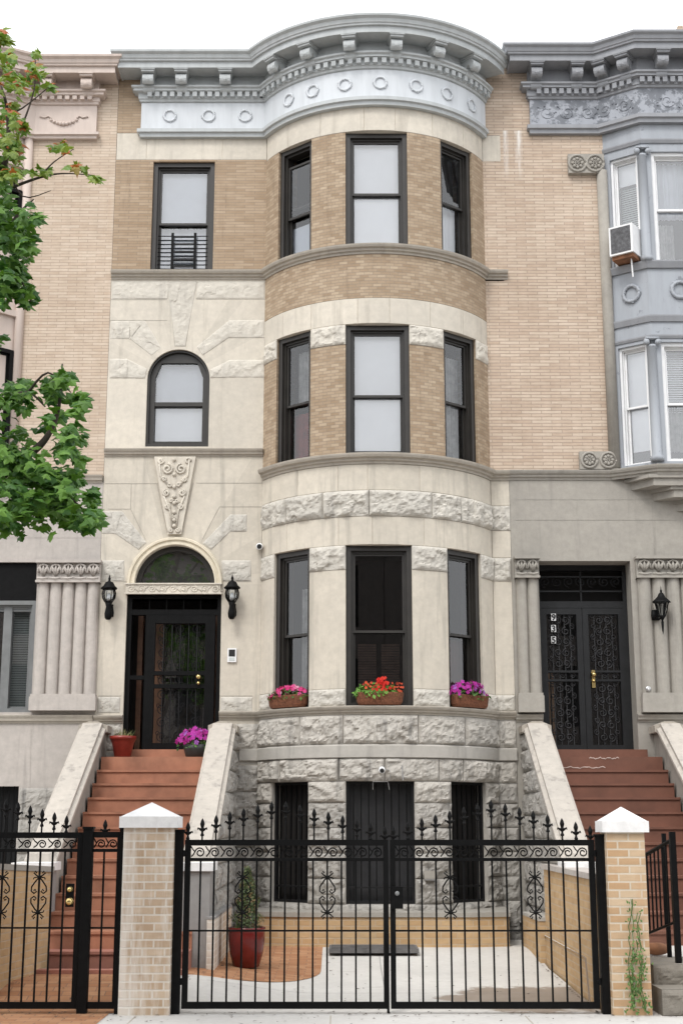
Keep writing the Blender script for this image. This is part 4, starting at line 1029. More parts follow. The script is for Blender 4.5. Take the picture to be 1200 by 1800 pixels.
for pts in(((.45,-6.3),(.47,-2.0)),((-1.4,-4.9),(2.44,-4.86))):
    (xa_j,ya_j),(xb_j,yb_j)=pts; n=24
    for k in range(n):
        t0,t1=k/n,(k+1)/n; p=(xa_j+(xb_j-xa_j)*t0,ya_j+(yb_j-ya_j)*t0); q=(xa_j+(xb_j-xa_j)*t1,ya_j+(yb_j-ya_j)*t1); d_=Vector((q[1]-p[1],p[0]-q[0])).normalized()*.005
        j.poly([(p[0]-d_.x,p[1]-d_.y,yardz(*p)+.0035),(p[0]+d_.x,p[1]+d_.y,yardz(*p)+.0035),(q[0]+d_.x,q[1]+d_.y,yardz(*q)+.0035),(q[0]-d_.x,q[1]-d_.y,yardz(*q)+.0035)])
tag(j.build('driveway_joint','stucco'),kind='structure')
j=MB()
for k in range(520):
    x=random.uniform(-4.5,4.5); y=random.choice((random.uniform(-6.6,-6.2),random.uniform(-7.4,-6.2),random.uniform(-6.2,-2))); x=min(x,2.4) if y>-6.3 else x
    z=(yardz(x,y) if y>-6.3 and x>-3.6 else 0)+.012; r_=random.uniform(.006,.02); a=random.uniform(0,6)
    j.poly([(x+r_*cos(a+q*2.1)*(1.6 if q else 1),y+r_*sin(a+q*2.1),z+random.uniform(-.004,.006)) for q in range(3)])
tag(j.build('leaf_litter','bark'),kind='stuff')
# brick paved walk in front of the stoop, with a curved edge towards the driveway
def edge(y): # right-hand edge of the paving
    if y<-4.62: return -1.42+.15*sstep(-6.3,-4.7,y)*0
    t=(y+4.62)/1.5
    return -1.42+1.18*sqrt(max(0,1-(1-min(1,t))**2)) if t<1 else -.24
b=MB(); n=40; rows=[]
for k in range(n+1):
    y=-6.29+(5.0)*k/n; e=edge(y) if y>=-4.62 else -1.9
    rows.append([(-3.68+(e+3.68)*i/24,y,yardz(-3.68+(e+3.68)*i/24,y)+.006) for i in range(25)])
b.grid(rows,flip=True); tag(b.build('paved_walk','paver'),kind='structure')
b=MB(); b.grid([[(x,y,.005) for y in(-7.75,-6.312)] for x in(-9,xat(188,1785,-6.45)-.0)]); tag(b.build('brick_sidewalk','paver'),kind='structure')
# ================================================================== STOOPS
def stoop(label,xi0,xi1,mat,cheek,side):
    root=thing('stoop',label,'stoop',((xi0+xi1)/2,-4.6,0.17))
    b=MB(); b.box(xi0,xi1,-.6,.30,.1,2.64); b.build('landing',mat,root,True)
    for i in range(13):
        Y=-.6-.305*(i+0); z=2.64-.188*(i+1); wdn=.17 if i>=10 else 0
        s=MB(); x0,x1=xi0-wdn+.002,xi1+wdn-.002
        s.box(x0,x1,Y-.305,Y,.05,z-.03); s.box(x0,x1,Y-.325,Y,z-.03,z); s.build('step',mat if i<11 else ('step_base' if mat=='step_paint' else mat),root,True)
    s=MB(); s.box(xi0-.2,xi1+.2,-4.72,-4.56,.02,.235); s.build('plinth',('step_base' if mat=='step_paint' else mat),root,True)
    th=MB(); th.box(xi0+.1,xi1-.1,-.14,.3,2.64,2.765); th.build('threshold',mat,root,True)
    for (a,c,sgn) in((xi0-.33,xi0,-1),(xi1,xi1+.33,1)):
        line=lambda y:3.0+.56*(y+.45)
        pts=[(0,.05),(0,3.0),(-.45,3.0),(-3.5,line(-3.5)),(-3.5,.05)]
        b=MB(); b.prism(pts,lambda y,z,d:(d,y,z),a+.03,c-.03); ck=b.build('cheek_wall','stone_neighbour',root,True)
        # rock faced blocks on both sides
        r=MB(); zs=[.05+.30*k for k in range(12)]
        xs_=(a+.03) if sgn<0 else (c-.03)
        fn=(lambda u,z,h:(xs_-h,-u,z)) if sgn<0 else (lambda u,z,h:(xs_+h,u,z))
        for k in range(len(zs)-1):
            z0,z1=zs[k],zs[k+1]
            if z1>3.0: z1=2.99
            if z1-z0<.1: continue
            yend=max(-3.5,(z1-3.0)/.56-.45); ys=[0]; 
            while ys[-1]>yend: ys.append(max(yend,ys[-1]-random.uniform(.4,.7)))
            for q0,q1 in zip(ys,ys[1:]):
                if q0-q1<.12: continue
                if sgn<0: block(r,fn,-q0,-q1,z0,z1,True,.06)
                else: block(r,fn,q1,q0,z0,z1,True,.06)
        r.build('rock_faced_block','rock_stone_dark',ck,False)
        cp=MB(); h=.13
        prof=[(-.02,0),(-.02,.05),(.03,.075),(.03,h),(.3-.0,h),(.3,.075),(.35,.05),(.35,0)]
        st=[(.0,2.98),(-.45,2.98),(-3.5,line(-3.5)-.02)]
        cp.grid([[(a+o,y,z+dz) for o,dz in prof] for y,z in st]); I=len(prof)
        cp.poly([(a+o,-3.5,line(-3.5)-.02+dz) for o,dz in prof]); cp.poly([(a+o,0,2.98+dz) for o,dz in prof])
        tb=MB(); tb.box(a-.04,c+.04,-.40,-.02,2.99,3.085); tb.prism([(a-.04,3.085),(a+.1,3.14),(c-.1,3.14),(c+.04,3.085)],lambda x,z,d:(x,d,z),-.40,-.02); tb.build('top_block','belt_stone',ck)
        cp.build('coping','cheek_stone',ck)
        nw=MB(); nw.box(a-.02,c+.02,-3.93,-3.45,.05,1.22); ne=nw.build('newel','stucco',root,True)
        nc=MB(); nc.box(a-.06,c+.06,-3.97,-3.40,1.22,1.31); nc.build('cap','white_cap',ne)
    return root
stoop('terracotta painted stoop with pale stone cheek walls below the arched doorway',-3.31,-1.825,'step_paint',None,1)
st2=stoop('dark red brown stoop with chipped paint below the double iron doors',2.895,4.42,'step_paint_dark',None,1)
for (x0,x1,y,zo) in((1035,1087,1333,0),(966,1063,1349,0)):
    b=MB(); X0=xat(x0,y,-.6);X1=xat(x1,y,-.6); z=zat(y,-.6); n=24
    up=[];lo_=[]
    for k in range(n+1):
        x=X0+(X1-X0)*k/n; m=.008*sin(k*.9)+.006*sin(k*2.3); up.append((x,z+m+.005+.003*sin(k*1.7))); lo_.append((x,z+m-.006))
    if y==1333: b.prism(lo_+up[::-1],lambda x,z,d:(x,d,z+ (2.622-zat(1333,-.6))),-.606,-.595)
    else: b.prism(lo_+up[::-1],lambda x,z,d:(x,d,z),-.606,-.595)
    b.build('chipped_paint','chip',st2,True)
# ================================================================== YARD WALLS
def wallbox(label,pts,z0,z1,mat,cap,capmat,over=.03,name='brick_wall',cz=None):
    cx=sum(p[0] for p in pts)/len(pts); cy=sum(p[1] for p in pts)/len(pts)
    r=thing(name,label,'wall',(cx,cy,z0))
    zt=lambda p: z1 if cz is None else cz(p)
    b=MB(); n=len(pts); acc=0
    for i in range(n):
        p,q=pts[i],pts[(i+1)%n]; L=hypot(q[0]-p[0],q[1]-p[1])
        b.poly([(p[0],p[1],z0),(q[0],q[1],z0),(q[0],q[1],zt(q)),(p[0],p[1],zt(p))],[(acc,z0),(acc+L,z0),(acc+L,zt(q)),(acc,zt(p))]); acc+=L
    b.poly([(p[0],p[1],zt(p)) for p in pts]); b.build('brickwork',mat,r,True)
    b=MB(); ex=[((p[0]-cx)*(1+over/max(.1,abs(p[0]-cx)))+cx,(p[1]-cy)*(1+over/max(.1,abs(p[1]-cy)))+cy) for p in pts]
    A=[b.vert((p[0],p[1],zt(o)+.002)) for p,o in zip(ex,pts)]; B=[b.vert((p[0],p[1],zt(o)+cap)) for p,o in zip(ex,pts)]
    for i in range(n): b.face([A[i],A[(i+1)%n],B[(i+1)%n],B[i]])
    b.face(B); b.face(A[::-1]); b.build('coping',capmat,r,True); return r
wallbox('tall tan brick side wall with pale coping along the right of the driveway',[(2.47,-6.05),(2.69,-6.05),(2.69,-2.5),(2.47,-2.5)],-.05,1.2,'yard_brick',.06,'pink_limestone')
wallbox('low tan brick kerb wall at the back right corner of the driveway',[(2.40,-2.46),(2.66,-2.46),(2.62,-1.2),(2.36,-1.2)],0,.58,'yard_brick',.04,'grey_limestone',.01)
wallbox('low brick ledge with a grey stone top below the barred basement openings',[(-1.12,-1.22),(-.55,-1.36),(1.65,-1.40),(2.17,-1.28),(2.30,-.05),(-1.15,-.05)],0,.56,'yard_brick',.06,'stone_neighbour',.02,'brick_ledge')
wallbox('yellowish brick side wall with grey coping behind the walk gate at the left edge',[(-3.62,-6.0),(-3.40,-6.0),(-3.17,-4.35),(-3.39,-4.35)],0,1.25,'yard_brick',.06,'stone_neighbour',cz=lambda p:1.22 if p[1]>-5 else 1.30)
wallbox('small brick base wall beside the stoop behind the big red pot',[(-1.49,-4.0),(-1.40,-4.0),(-1.40,-1.6),(-1.49,-1.6)],.05,.70,'pale_brick',.03,'stucco',.005)
# ================================================================== BRICK PIERS
def pier(label,x0,x1,y0,y1,z1,mat):
    r=thing('brick_pier',label,'pier',((x0+x1)/2,(y0+y1)/2,0)); cx,cy=(x0+x1)/2,(y0+y1)/2; hx,hy=(x1-x0)/2,(y1-y0)/2
    b=MB(); acc=0; pts=[(x0,y0),(x1,y0),(x1,y1),(x0,y1)]
    for p,q in zip(pts,pts[1:]+pts[:1]):
        L=hypot(q[0]-p[0],q[1]-p[1]); b.poly([(*p,0),(*q,0),(*q,z1),(*p,z1)],[(acc,0),(acc+L,0),(acc+L,z1),(acc,z1)]); acc+=L
    b.build('shaft',mat,r,True)
    b=MB(); o=.04; b.box(x0-o,x1+o,y0-o,y1+o,z1,z1+.105)
    t=(cx,cy,z1+.24); q=[(x0-o+.012,y0-o+.012,z1+.105),(x1+o-.012,y0-o+.012,z1+.105),(x1+o-.012,y1+o-.012,z1+.105),(x0-o+.012,y1+o-.012,z1+.105)]
    for a,c in zip(q,q[1:]+q[:1]): b.poly([a,c,t])
    b.build('cap','white_cap',r,True)
PY=-6.45
pz1=zat(1455,PY)
pier('weathered pale brick gate pier with a white pyramid cap, left of the driveway gate',xat(207,1785,PY),xat(297,1785,PY),PY,PY+.36,pz1,'pale_brick')
pz2=zat(1463,PY)
pier('orange tan brick gate pier with a green vine, right of the driveway gate',xat(1077,1780,PY),xat(1146,1780,PY),PY,PY+.30,pz2,'pier_brick')
# vine on the right pier
vn=thing('vine','thin green creeper climbing the front of the right gate pier','vine',(xat(1118,1770,PY),PY-.02,0))
def leafquad(b,c,n,s,asp=.6,fold=.25):
    n=Vector(n).normalized(); t=n.cross(Vector((random.gauss(0,1),random.gauss(0,1),random.gauss(0,1)))).normalized(); u=n.cross(t); c=Vector(c)
    tip=c+t*s; l=c+t*s*.45+u*s*asp*.5+n*s*fold*.3; r=c+t*s*.45-u*s*asp*.5+n*s*fold*.3
    i=[b.vert(p) for p in(c,l,tip,r)]; b.face(i)
b=MB(); f=MB()
for k in range(7):
    xx=random.uniform(1098,1136); top=random.choice((1600,1640,1680,1570,1700)); pts=[]; y=1772
    while y>top: pts.append((xat(xx,y,PY),PY-.02-.02*random.random(),max(0,zat(y,PY)))); y-=12; xx+=random.uniform(-4,4)+(1114-xx)*.08
    if len(pts)>2: b.tube(pts,.004,4)
    for p in pts:
        for q in range(3 if p[2]<.6 else 1): leafquad(f,(p[0]+random.gauss(0,.03),p[1]-random.uniform(.0,.05),p[2]+random.gauss(0,.02)),(random.gauss(0,.6),-1,random.gauss(.3,.5)),random.uniform(.025,.045))
b.build('stem','vine_leaf',vn,True); f.build('leaves','vine_leaf',vn,True)
# ================================================================== IRON GATES
def gx(p,y=1640): return xat(p,y,YG)
def gz(y): return zat(y,YG)
def finial(b,x,z0,z1,y=0):
    h=.155; b.tube([(x,y,z0),(x,y,z1-h+.03)],.0085,6)
    b.lathe([(.0,0),(.016,.004),(.019,.016),(.012,.03),(.010,.045),(.013,.05),(.02,.07),(.014,.085),(.018,.10),(.023,.118),(.014,.15),(0,.175)],(x,y,z1-.175),8)
    for s in(-1,1): b.tube([(x,y,z1-.125),(x+s*.025,y,z1-.105),(x+s*.042,y,z1-.095),(x+s*.046,y,z1-.112)],[.010,.011,.009,.005],5)
def ornament(b,x,zc,h=.44,y=0):
    def cs(sx,sz,cz,r,a0,t): b.tube(spiral(x+sx,cz,r,r*.25,a0,t,14,y),.007,4)
    for s in(-1,1):
        for v in(-1,1):
            b.tube([(x,y,zc+v*h*.37),(x+s*.03,y,zc+v*h*.30),(x+s*.07,y,zc+v*h*.17),(x+s*.073,y,zc+v*h*.08),(x+s*.045,y,zc+v*h*.03),(x+s*.022,y,zc+v*h*.07),(x+s*.035,y,zc+v*h*.115),(x+s*.048,y,zc+v*h*.085)],.0075,5)
            b.tube([(x,y,zc+v*h*.37),(x+s*.03,y,zc+v*h*.41),(x+s*.055,y,zc+v*h*.46),(x+s*.04,y,zc+v*h*.5),(x+s*.028,y,zc+v*h*.455)],.007,5)
            b.tube([(x+s*.018,y,zc+v*h*.37),(x+s*.05,y,zc+v*h*.36),(x+s*.058,y,zc+v*h*.325)],.006,5)
    for v in(-1,1): b.ball((x,y,zc+v*h*.37),.02,8,6)
def scrolls(b,x0,x1,zlo,zhi,y=0,unit=.145):
    n=max(1,round((x1-x0)/unit)); u=(x1-x0)/n; zm=(zlo+zhi)/2; r=(zhi-zlo)*.44
    for k in range(n):
        cx=x0+u*(k+.62)
        b.tube(spiral(cx,zm-.008,r*.95,r*.28,pi*.95,-1.45,20,y),.0065,4)
        b.tube([(cx-r*.95,y,zm),(cx-r*.95-.012,y,zm-r*.45),(cx-u*.5-.01,y,zlo+.012)],.0065,4)
        b.tube([(cx-u*.62,y,zhi-.005),(cx-u*.5,y,zm+r*.5),(cx-r*.95,y,zm)],.006,4)
def gate(label,x0,x1,zb,zt,zr,zmid,stl,strr,pick,orn,peak,z_end,z_peak,lock=None,group=None,name='iron_gate',cat='gate',single=False,fin=None):
    r=thing(name,label,cat,((x0+x1)/2,YG,zb),group)
    b=MB(); h=.022
    y0,y1=YG-h,YG+h
    b.box(x0,x0+stl,y0,y1,zb,zt); b.box(x1-strr,x1,y0,y1,zb,zt); b.box(x0+stl,x1-strr,y0,y1,zt-.055,zt); b.box(x0+stl,x1-strr,y0,y1,zb,zb+.06)
    b.box(x0+stl,x1-strr,YG-.014,YG+.014,zr-.03,zr); b.box(x0+stl,x1-strr,YG-.008,YG+.008,zmid-.008,zmid+.008)
    b.build('frame','black_iron',r,True)
    for x in pick:
        p=MB(); p.box(x-.0085,x+.0085,YG-.0085,YG+.0085,zb+.06,zr-.03); p.build('picket','black_iron',r,True)
    for x in (fin or pick):
        f=MB(); t=1-min(1,abs(x-peak)/(max(abs(x0-peak),abs(x1-peak)))); finial(f,x,zt,z_end+(z_peak-z_end)*t,YG); f.build('finial','black_iron',r,True)
    s=MB(); scrolls(s,x0+stl,x1-strr,zr,zt-.055,YG); s.build('scroll_band','black_iron',r,True)
    for x in orn:
        o=MB(); ornament(o,x,gz(1573),.44,YG); o.build('scroll_ornament','black_iron',r,True)
    return r
zb=gz(1773); zt=gz(1476); zr=gz(1508); zm=gz(1636)
P1=[gx(p,1560) for p in(352,376,401,426,451,476,501,525,550,575,600,625,650)]
Lg=gate('left leaf of the black iron driveway gate, in front of the conifer pot',gx(322),gx(683),zb,zt,zr,zm,.055,.05,P1,[gx(427,1560),gx(575,1573)],gx(490,1440),gz(1452),gz(1405),group='leaves of the driveway gate',fin=[gx(p,1450) for p in(331,356,380,404,428,453,477,502,527,552,577,602,627,651,676)])
P2=[gx(p,1560) for p in(717,741,766,791,815,840,865,890,915,940,965,990,1015)]
Rg=gate('right leaf of the black iron driveway gate with the black lock box',gx(686),gx(1049),zb,zt,zr,zm,.05,.055,P2,[gx(791,1573),gx(940,1573)],gx(863,1440),gz(1452),gz(1405),group='leaves of the driveway gate',fin=[gx(p,1450) for p in(691,716,741,765,790,815,839,863,888,913,937,962,987,1011,1036)])
lk=MB(); x=gx(697); lk.box(x-.05,x+.06,YG-.05,YG-.022,gz(1597),gz(1558)); lb_=lk.build('lock_box','black_iron',Rg,True)
lk=MB(); lk.smooth=True; lk.M=Matrix.Translation((x+.005,YG-.05,gz(1570)))@Matrix.Rotation(pi/2,4,'X'); lk.lathe([(.022,0),(.022,.012),(.008,.016)],n=12); lk.build('lock_cylinder','grey_frame',lb_)
lk=MB(); lk.tube([(gx(681),YG-.03,gz(1640)),(gx(681),YG-.03,.01)],.012,6); lk.build('drop_bolt','black_iron',Lg,True)
# walk gate and fixed panel at the left
ZT=gz(1463); ZR=gz(1492); ZB=gz(1773); ZM=gz(1631)
x1=gx(141,1620); x0=x1-1.25
pk=[x1-.05-.118*k for k in range(1,10)]
Wg=gate('black iron walk gate with brass knobs and scroll ornaments at the left edge',x0,x1,ZB,ZT,ZR,ZM,.05,.05,pk,[pk[2],pk[5],pk[8]],pk[5],gz(1441),gz(1404),fin=pk)
lk=MB(); x=gx(125,1575); lk.box(x-.045,x+.035,YG-.03,YG-.022,gz(1594),gz(1553)); lp_=lk.build('lock_plate','black_iron',Wg,True)
for yy,r in((1563,.026),(1584,.036)):
    lk=MB(); lk.smooth=True; lk.M=Matrix.Translation((x+.0,YG-.03,gz(yy)))@Matrix.Rotation(pi/2,4,'X'); lk.lathe([(r,0),(r*.9,.01),(r*.4,.014),(r*.4,.03),(r*.95,.04),(r*.9,.06),(r*.3,.068)],n=14); lk.build('knob','brass',lp_)
xq0=gx(158,1620); xq1=gx(206,1620)
gate('narrow fixed black iron fence panel with one finial beside the left brick pier',xq0,xq1,ZB,ZT+.005,ZR,ZM,.01,.02,[gx(180,1600)],[],gx(180),gz(1441),gz(1440),name='fence_panel',cat='fence')
def gpost(label,xa,xb_,zt,y=YG,zb=0):
    r=thing('gate_post',label,'post',((xa+xb_)/2,y,zb)); b=MB(); w=(xb_-xa)/2
    b.box(xa,xb_,y-w,y+w,zb,zt); b.build('shaft','black_iron',r,True)
    b=MB(); b.box(xa-.008,xb_+.008,y-w-.008,y+w+.008,zt,zt+.02); b.build('cap','black_iron',r,True)
    return r
gpost('stout black iron post between the walk gate and the narrow fence panel',gx(142,1620),gx(159,1620),gz(1457))
gpost('black iron post against the left side of the weathered brick pier',gx(203,1620)+.02,gx(212,1620)+.04,gz(1457),YG)
pL=gpost('black iron hinge post right of the weathered brick pier',gx(304),gx(319),gz(1462))
pR=gpost('black iron hinge post left of the vine covered pier',gx(1052),gx(1071),gz(1470))
for r,xa in((pL,gx(320)),(pR,gx(1050))):
    for z in(gz(1500),gz(1725)):
        b=MB(); b.tube([(xa,YG-.02,z-.03),(xa,YG-.02,z+.03)],.014,8); b.box(xa-.03,xa+.03,YG-.03,YG-.02,z-.012,z+.012); b.build('hinge','black_iron',r,True)
# railing of the neighbour's steps
rl=thing('railing','short black iron stair railing behind the right gate pier','railing',(xat(1165,1700,-5.7),-5.6,.3))
A0=Vector((xat(1136,1560,-5.2),-5.2)); A1=Vector((xat(1185,1560,-5.9),-5.9))
zl=(zat(1503,-5.2),zat(1476,-5.9)); zbn=(zat(1640,-5.2),zat(1620,-5.9))
b=MB(); b.tube([(A0.x,A0.y,zl[0]),(A1.x,A1.y,zl[1])],.02,6); b.tube([(A0.x,A0.y,zbn[0]),(A1.x,A1.y,zbn[1])],.014,6); b.build('rail','black_iron',rl,True)
for k in range(7):
    t=(k+.3)/7; p=A0.lerp(A1,t); b=MB(); b.box(p.x-.008,p.x+.008,p.y-.008,p.y+.008,zbn[0]+(zbn[1]-zbn[0])*t,zl[0]+(zl[1]-zl[0])*t); b.build('picket','black_iron',rl,True)
b=MB(); b.box(A1.x-.028,A1.x+.028,A1.y-.028,A1.y+.028,.27,zat(1462,-5.9)); b.build('post','black_iron',rl,True)
b=MB(); b.box(A0.x+.15-.02,A0.x+.15+.02,-5.42-.02,-5.42+.02,.42,zat(1465,-5.4)); b.build('post','black_iron',rl,True)
# neighbour's stone steps up from the pavement
ss=thing('stone_step','worn grey brown stone steps at the bottom right corner','steps',(xat(1200,1770,-6.4),-6.3,0))
b=MB(); X0=xat(1163,1782,-6.45); 
block(b,lambda u,z,h:(u,-6.46-h,z),X0,X0+1.9,0,.235,True,.03); b.poly([(X0,-6.46,.235),(X0+1.9,-6.46,.235),(X0+1.9,-6.0,.235),(X0,-6.0,.235)]); b.poly([(X0,-6.46,0),(X0,-6.46,.235),(X0,-6.0,.235),(X0,-6.0,0)]); b.build('step','kerb_stone',ss,True)
b=MB(); X1=xat(1150,1735,-6.1); block(b,lambda u,z,h:(u,-6.05-h,z),X1,X1+1.9,.2,.415,True,.03); b.poly([(X1,-6.05,.415),(X1+1.9,-6.05,.415),(X1+1.9,-5.38,.43),(X1,-5.38,.43)]); b.poly([(X1,-6.05,0),(X1,-6.05,.415),(X1,-5.38,.43),(X1,-5.38,0)]); b.build('step','kerb_stone',ss,True)
mt=MB(); mx=xat(1152,1655,-5.2); mt.smooth=True; mt.ball((mx,-5.2,.49),.085,12,8,.75,1.7,1.0); tag(mt.build('coir_mat','rust'),'brown shaggy bundle of matting lying behind the black stair railing','mat')
# ================================================================== LAMPS AND SMALL FITTINGS
def lantern(loc,label,group):
    r=thing('wall_lantern',label,'lamp',loc,group); y=-.17
    b=MB(); b.smooth=True; b.lathe([(.055,-.06),(.06,0),(.045,.09),(.05,.12)],(0,-.03,.05),12,1,.6); b.tube([(0,-.05,.10),(0,-.12,.05),(0,-.17,.09),(0,-.17,.15)],[.03,.03,.026,.03],8); b.lathe([(.03,-.07),(.05,-.04),(.055,.02),(.035,.12),(.05,.17),(.03,.19)],(0,y,.0),10); b.build('arm','black_iron',r)
    b=MB(); b.smooth=True; b.lathe([(.045,.18),(.085,.24),(.095,.31),(.075,.38),(.05,.40)],(0,y,0),14); b.build('globe','lamp_glass',r)
    b=MB(); b.smooth=True; b.lathe([(.025,.2),(.03,.25),(.025,.3),(.0,.32)],(0,y,0),8); b.build('bulb','white_paint',r)
    b=MB()
    for k in range(6):
        a=2*pi*k/6; b.tube([(q*cos(a),y+q*sin(a),z) for q,z in((.05,.18),(.09,.24),(.1,.31),(.08,.385))],.006,4)
    b.lathe([(.05,.17),(.055,.185),(.045,.19)],(0,y,0),12); b.build('cage','black_iron',r)
    b=MB(); b.smooth=True; b.lathe([(.115,.375),(.12,.39),(.085,.42),(.07,.45),(.055,.475),(.02,.49),(.015,.51),(.022,.525),(.012,.55),(0,.60)],(0,y,0),14); b.build('cap','black_iron',r)
    return r
l1=lantern((xat(194,1080,0),0,zat(1082,-.1)),'black globe wall lantern left of the arched doorway','globe wall lanterns')
dup(l1,(xat(409,1080,0),0,zat(1081,-.1)),'black globe wall lantern right of the arched doorway, above the intercom','globe wall lanterns')
lx,lz=xat(1162,1080,-.2),zat(1085,-.2); r=thing('wall_lantern','black pointed wall lantern with a long tail on the pilaster beside the iron doors','lamp',(lx,-.1,lz))
b=MB(); b.smooth=True; b.lathe([(.05,-.03),(.06,.04),(.05,.12)],(-.07,.0,0),10,1,.5); b.tube([(-.07,-.02,.03),(-.04,-.1,-.03),(0,-.13,0)],.014,6); b.lathe([(0,-.26),(.012,-.2),(.02,-.08),(.012,-.05),(.03,-.02),(.06,.02)],(0,-.13,0),10); b.build('arm','black_iron',r)
b=MB(); b.lathe([(.05,.02),(.1,.22)],(0,-.13,0),6); b.build('globe','lamp_glass',r)
b=MB()
for k in range(6): a=2*pi*k/6; b.tube([(.052*cos(a),-.13+.052*sin(a),.02),(.104*cos(a),-.13+.104*sin(a),.22)],.006,4)
b.build('cage','black_iron',r)
b=MB(); b.lathe([(.135,.21),(.13,.225),(.06,.29),(.035,.34),(.012,.36),(.018,.38),(.008,.4),(0,.46)],(0,-.13,0),8); b.build('cap','black_iron',r)
ix,iz=W(408,1152,0); r=thing('intercom','white video intercom panel with a dark screen on the stone beside the doorway','intercom',(ix,0,iz-.1))
b=MB(); b.box(-.065,.065,-.03,0,0,.2); b.build('casing','white_paint',r); b=MB(); b.box(-.045,.045,-.033,-.03,.08,.18); b.build('screen','sticker_black',r); b=MB(); b.box(-.04,.04,-.034,-.03,.02,.065); b.build('speaker','blind',r)
def camdev(label,loc,rot=0,k=1):
    r=thing('security_camera',label,'camera',loc); b=MB(); b.M=Matrix.Rotation(rot,4,'Z'); b.smooth=True
    b.lathe([(.045*k,0),(.045*k,.03*k)],(0,0,-.015*k),10); b.build('mount','white_paint',r)
    b=MB(); b.smooth=True; b.M=Matrix.Translation((0,-.02,0))@Matrix.Rotation(pi/2+.2,4,'X'); b.lathe([(.04*k,0),(.05*k,.03*k),(.05*k,.13*k),(.042*k,.135*k)],n=12); bd_=b.build('housing','white_paint',r)
    b=MB(); b.M=Matrix.Translation((0,-.02,0))@Matrix.Rotation(pi/2+.2,4,'X'); b.lathe([(.036*k,.13*k),(.036*k,.14*k)],n=12); b.build('lens','sticker_black',bd_)
    return r
camdev('small white security camera on the stone between the lantern and the bay',(xat(457,960,0),-.01,zat(960,-.05)))
camdev('white security camera on the rough stone above the middle basement opening',(XC+.02,-1.06,zat(1352,-1.1)),k=.85)
cb=MB(); cb.tube([(XC+.05,-1.06,zat(1350,-1.05)),(XC+.14,-1.05,zat(1356,-1.05)),(XC+.12,-1.05,zat(1372,-1.05))],.005,5); cb.tube([(XC-.1,-1.06,zat(1388,-1.05)),(XC-.1,-1.07,zat(1374,-1.05)),(XC+.1,-1.07,zat(1374,-1.05)),(XC+.12,-1.06,zat(1388,-1.05))],.005,5); cb.tube([(xat(706,1345,-1.05),-1.05,zat(1345,-1.05)),(xat(708,1372,-1.05),-1.06,zat(1372,-1.05))],.01,5)
tag(cb.build('cable','stucco'),'loose grey cables round the camera over the basement door','cable')
dx,dz=W(1138,1211,-.1); r=thing('doorbell','small round metal doorbell at the foot of the pilaster right of the iron doors','doorbell',(dx,-.11,dz)); b=MB(); b.smooth=True; b.M=Matrix.Rotation(pi/2,4,'X'); b.lathe([(.04,0),(.038,.015),(.02,.018)],n=14); b.build('plate','steel',r); b=MB(); b.M=Matrix.Rotation(pi/2,4,'X'); b.lathe([(.016,.015),(.014,.026)],n=10); b.build('button','white_paint',r)
ux,uz=xat(755,1540,-.9),zat(1547,-.9); r=thing('utility_box','small grey utility box on the stone between the basement openings','box',(ux,-.93,uz)); b=MB(); b.box(-.075,.075,-.07,0.02,0,.12); b.build('casing','stucco',r); b=MB(); b.box(-.08,.08,-.075,-.07,.02,.125); b.build('lid','stone_neighbour',r)
# old dark spigot left of the bay
sx,sz=W(404,1360,-.1); b=MB(); b.smooth=True; b.lathe([(.05,-.12),(.07,-.06),(.05,0),(.03,.06),(0,.09)],(sx,-.16,sz),10); tag(b.build('vent_cap','stucco'),'dark weathered vent cap on the rough wall right of the stoop','vent')
# air conditioner
Mx=facM(.36,w3z[0]+.02); ac=thing('air_conditioner','white boxed window air conditioner with a dark grille in the grey bay','air conditioner',tuple(Mx@Vector((0,-.1,0))))
def acb(x0,x1,y0,y1,z0,z1,name,mat,par):
    b=MB(); b.M=Mx; b.box(x0,x1,y0,y1,z0,z1); return b.build(name,mat,par,par is ac)
c_=acb(-.19,.19,-.32,.1,.06,.52,'casing','white_paint',ac); acb(-.16,.155,-.328,-.32,.09,.49,'grille','ac_grille',c_); acb(-.17,.17,-.28,.1,.0,.06,'tray','rust',ac)
b=MB(); b.M=Mx; b.tube([(.1,-.2,.05),(.1,-.16,-.28)],.012,6); b.build('strut','white_paint',ac,True)
# rubber mat
mtx=thing('rubber_mat','dark grey rubber mat lying in front of the brick ledge','mat',(xat(655,1664,-1.8),-1.75,yardz(.4,-1.75)+.004))
b=MB(); x0_,x1_=xat(578,1664,-1.7)-mtx.location.x,xat(733,1664,-1.7)-mtx.location.x; b.box(x0_,x1_,-.34,.28,.0,.05); b.build('pad','rubber_mat',mtx)
b=MB()
for k in range(11): b.box(x0_+.03,x1_-.03,-.31+.052*k,-.29+.052*k,.05,.057)
b.build('rib','rubber_mat',mtx)
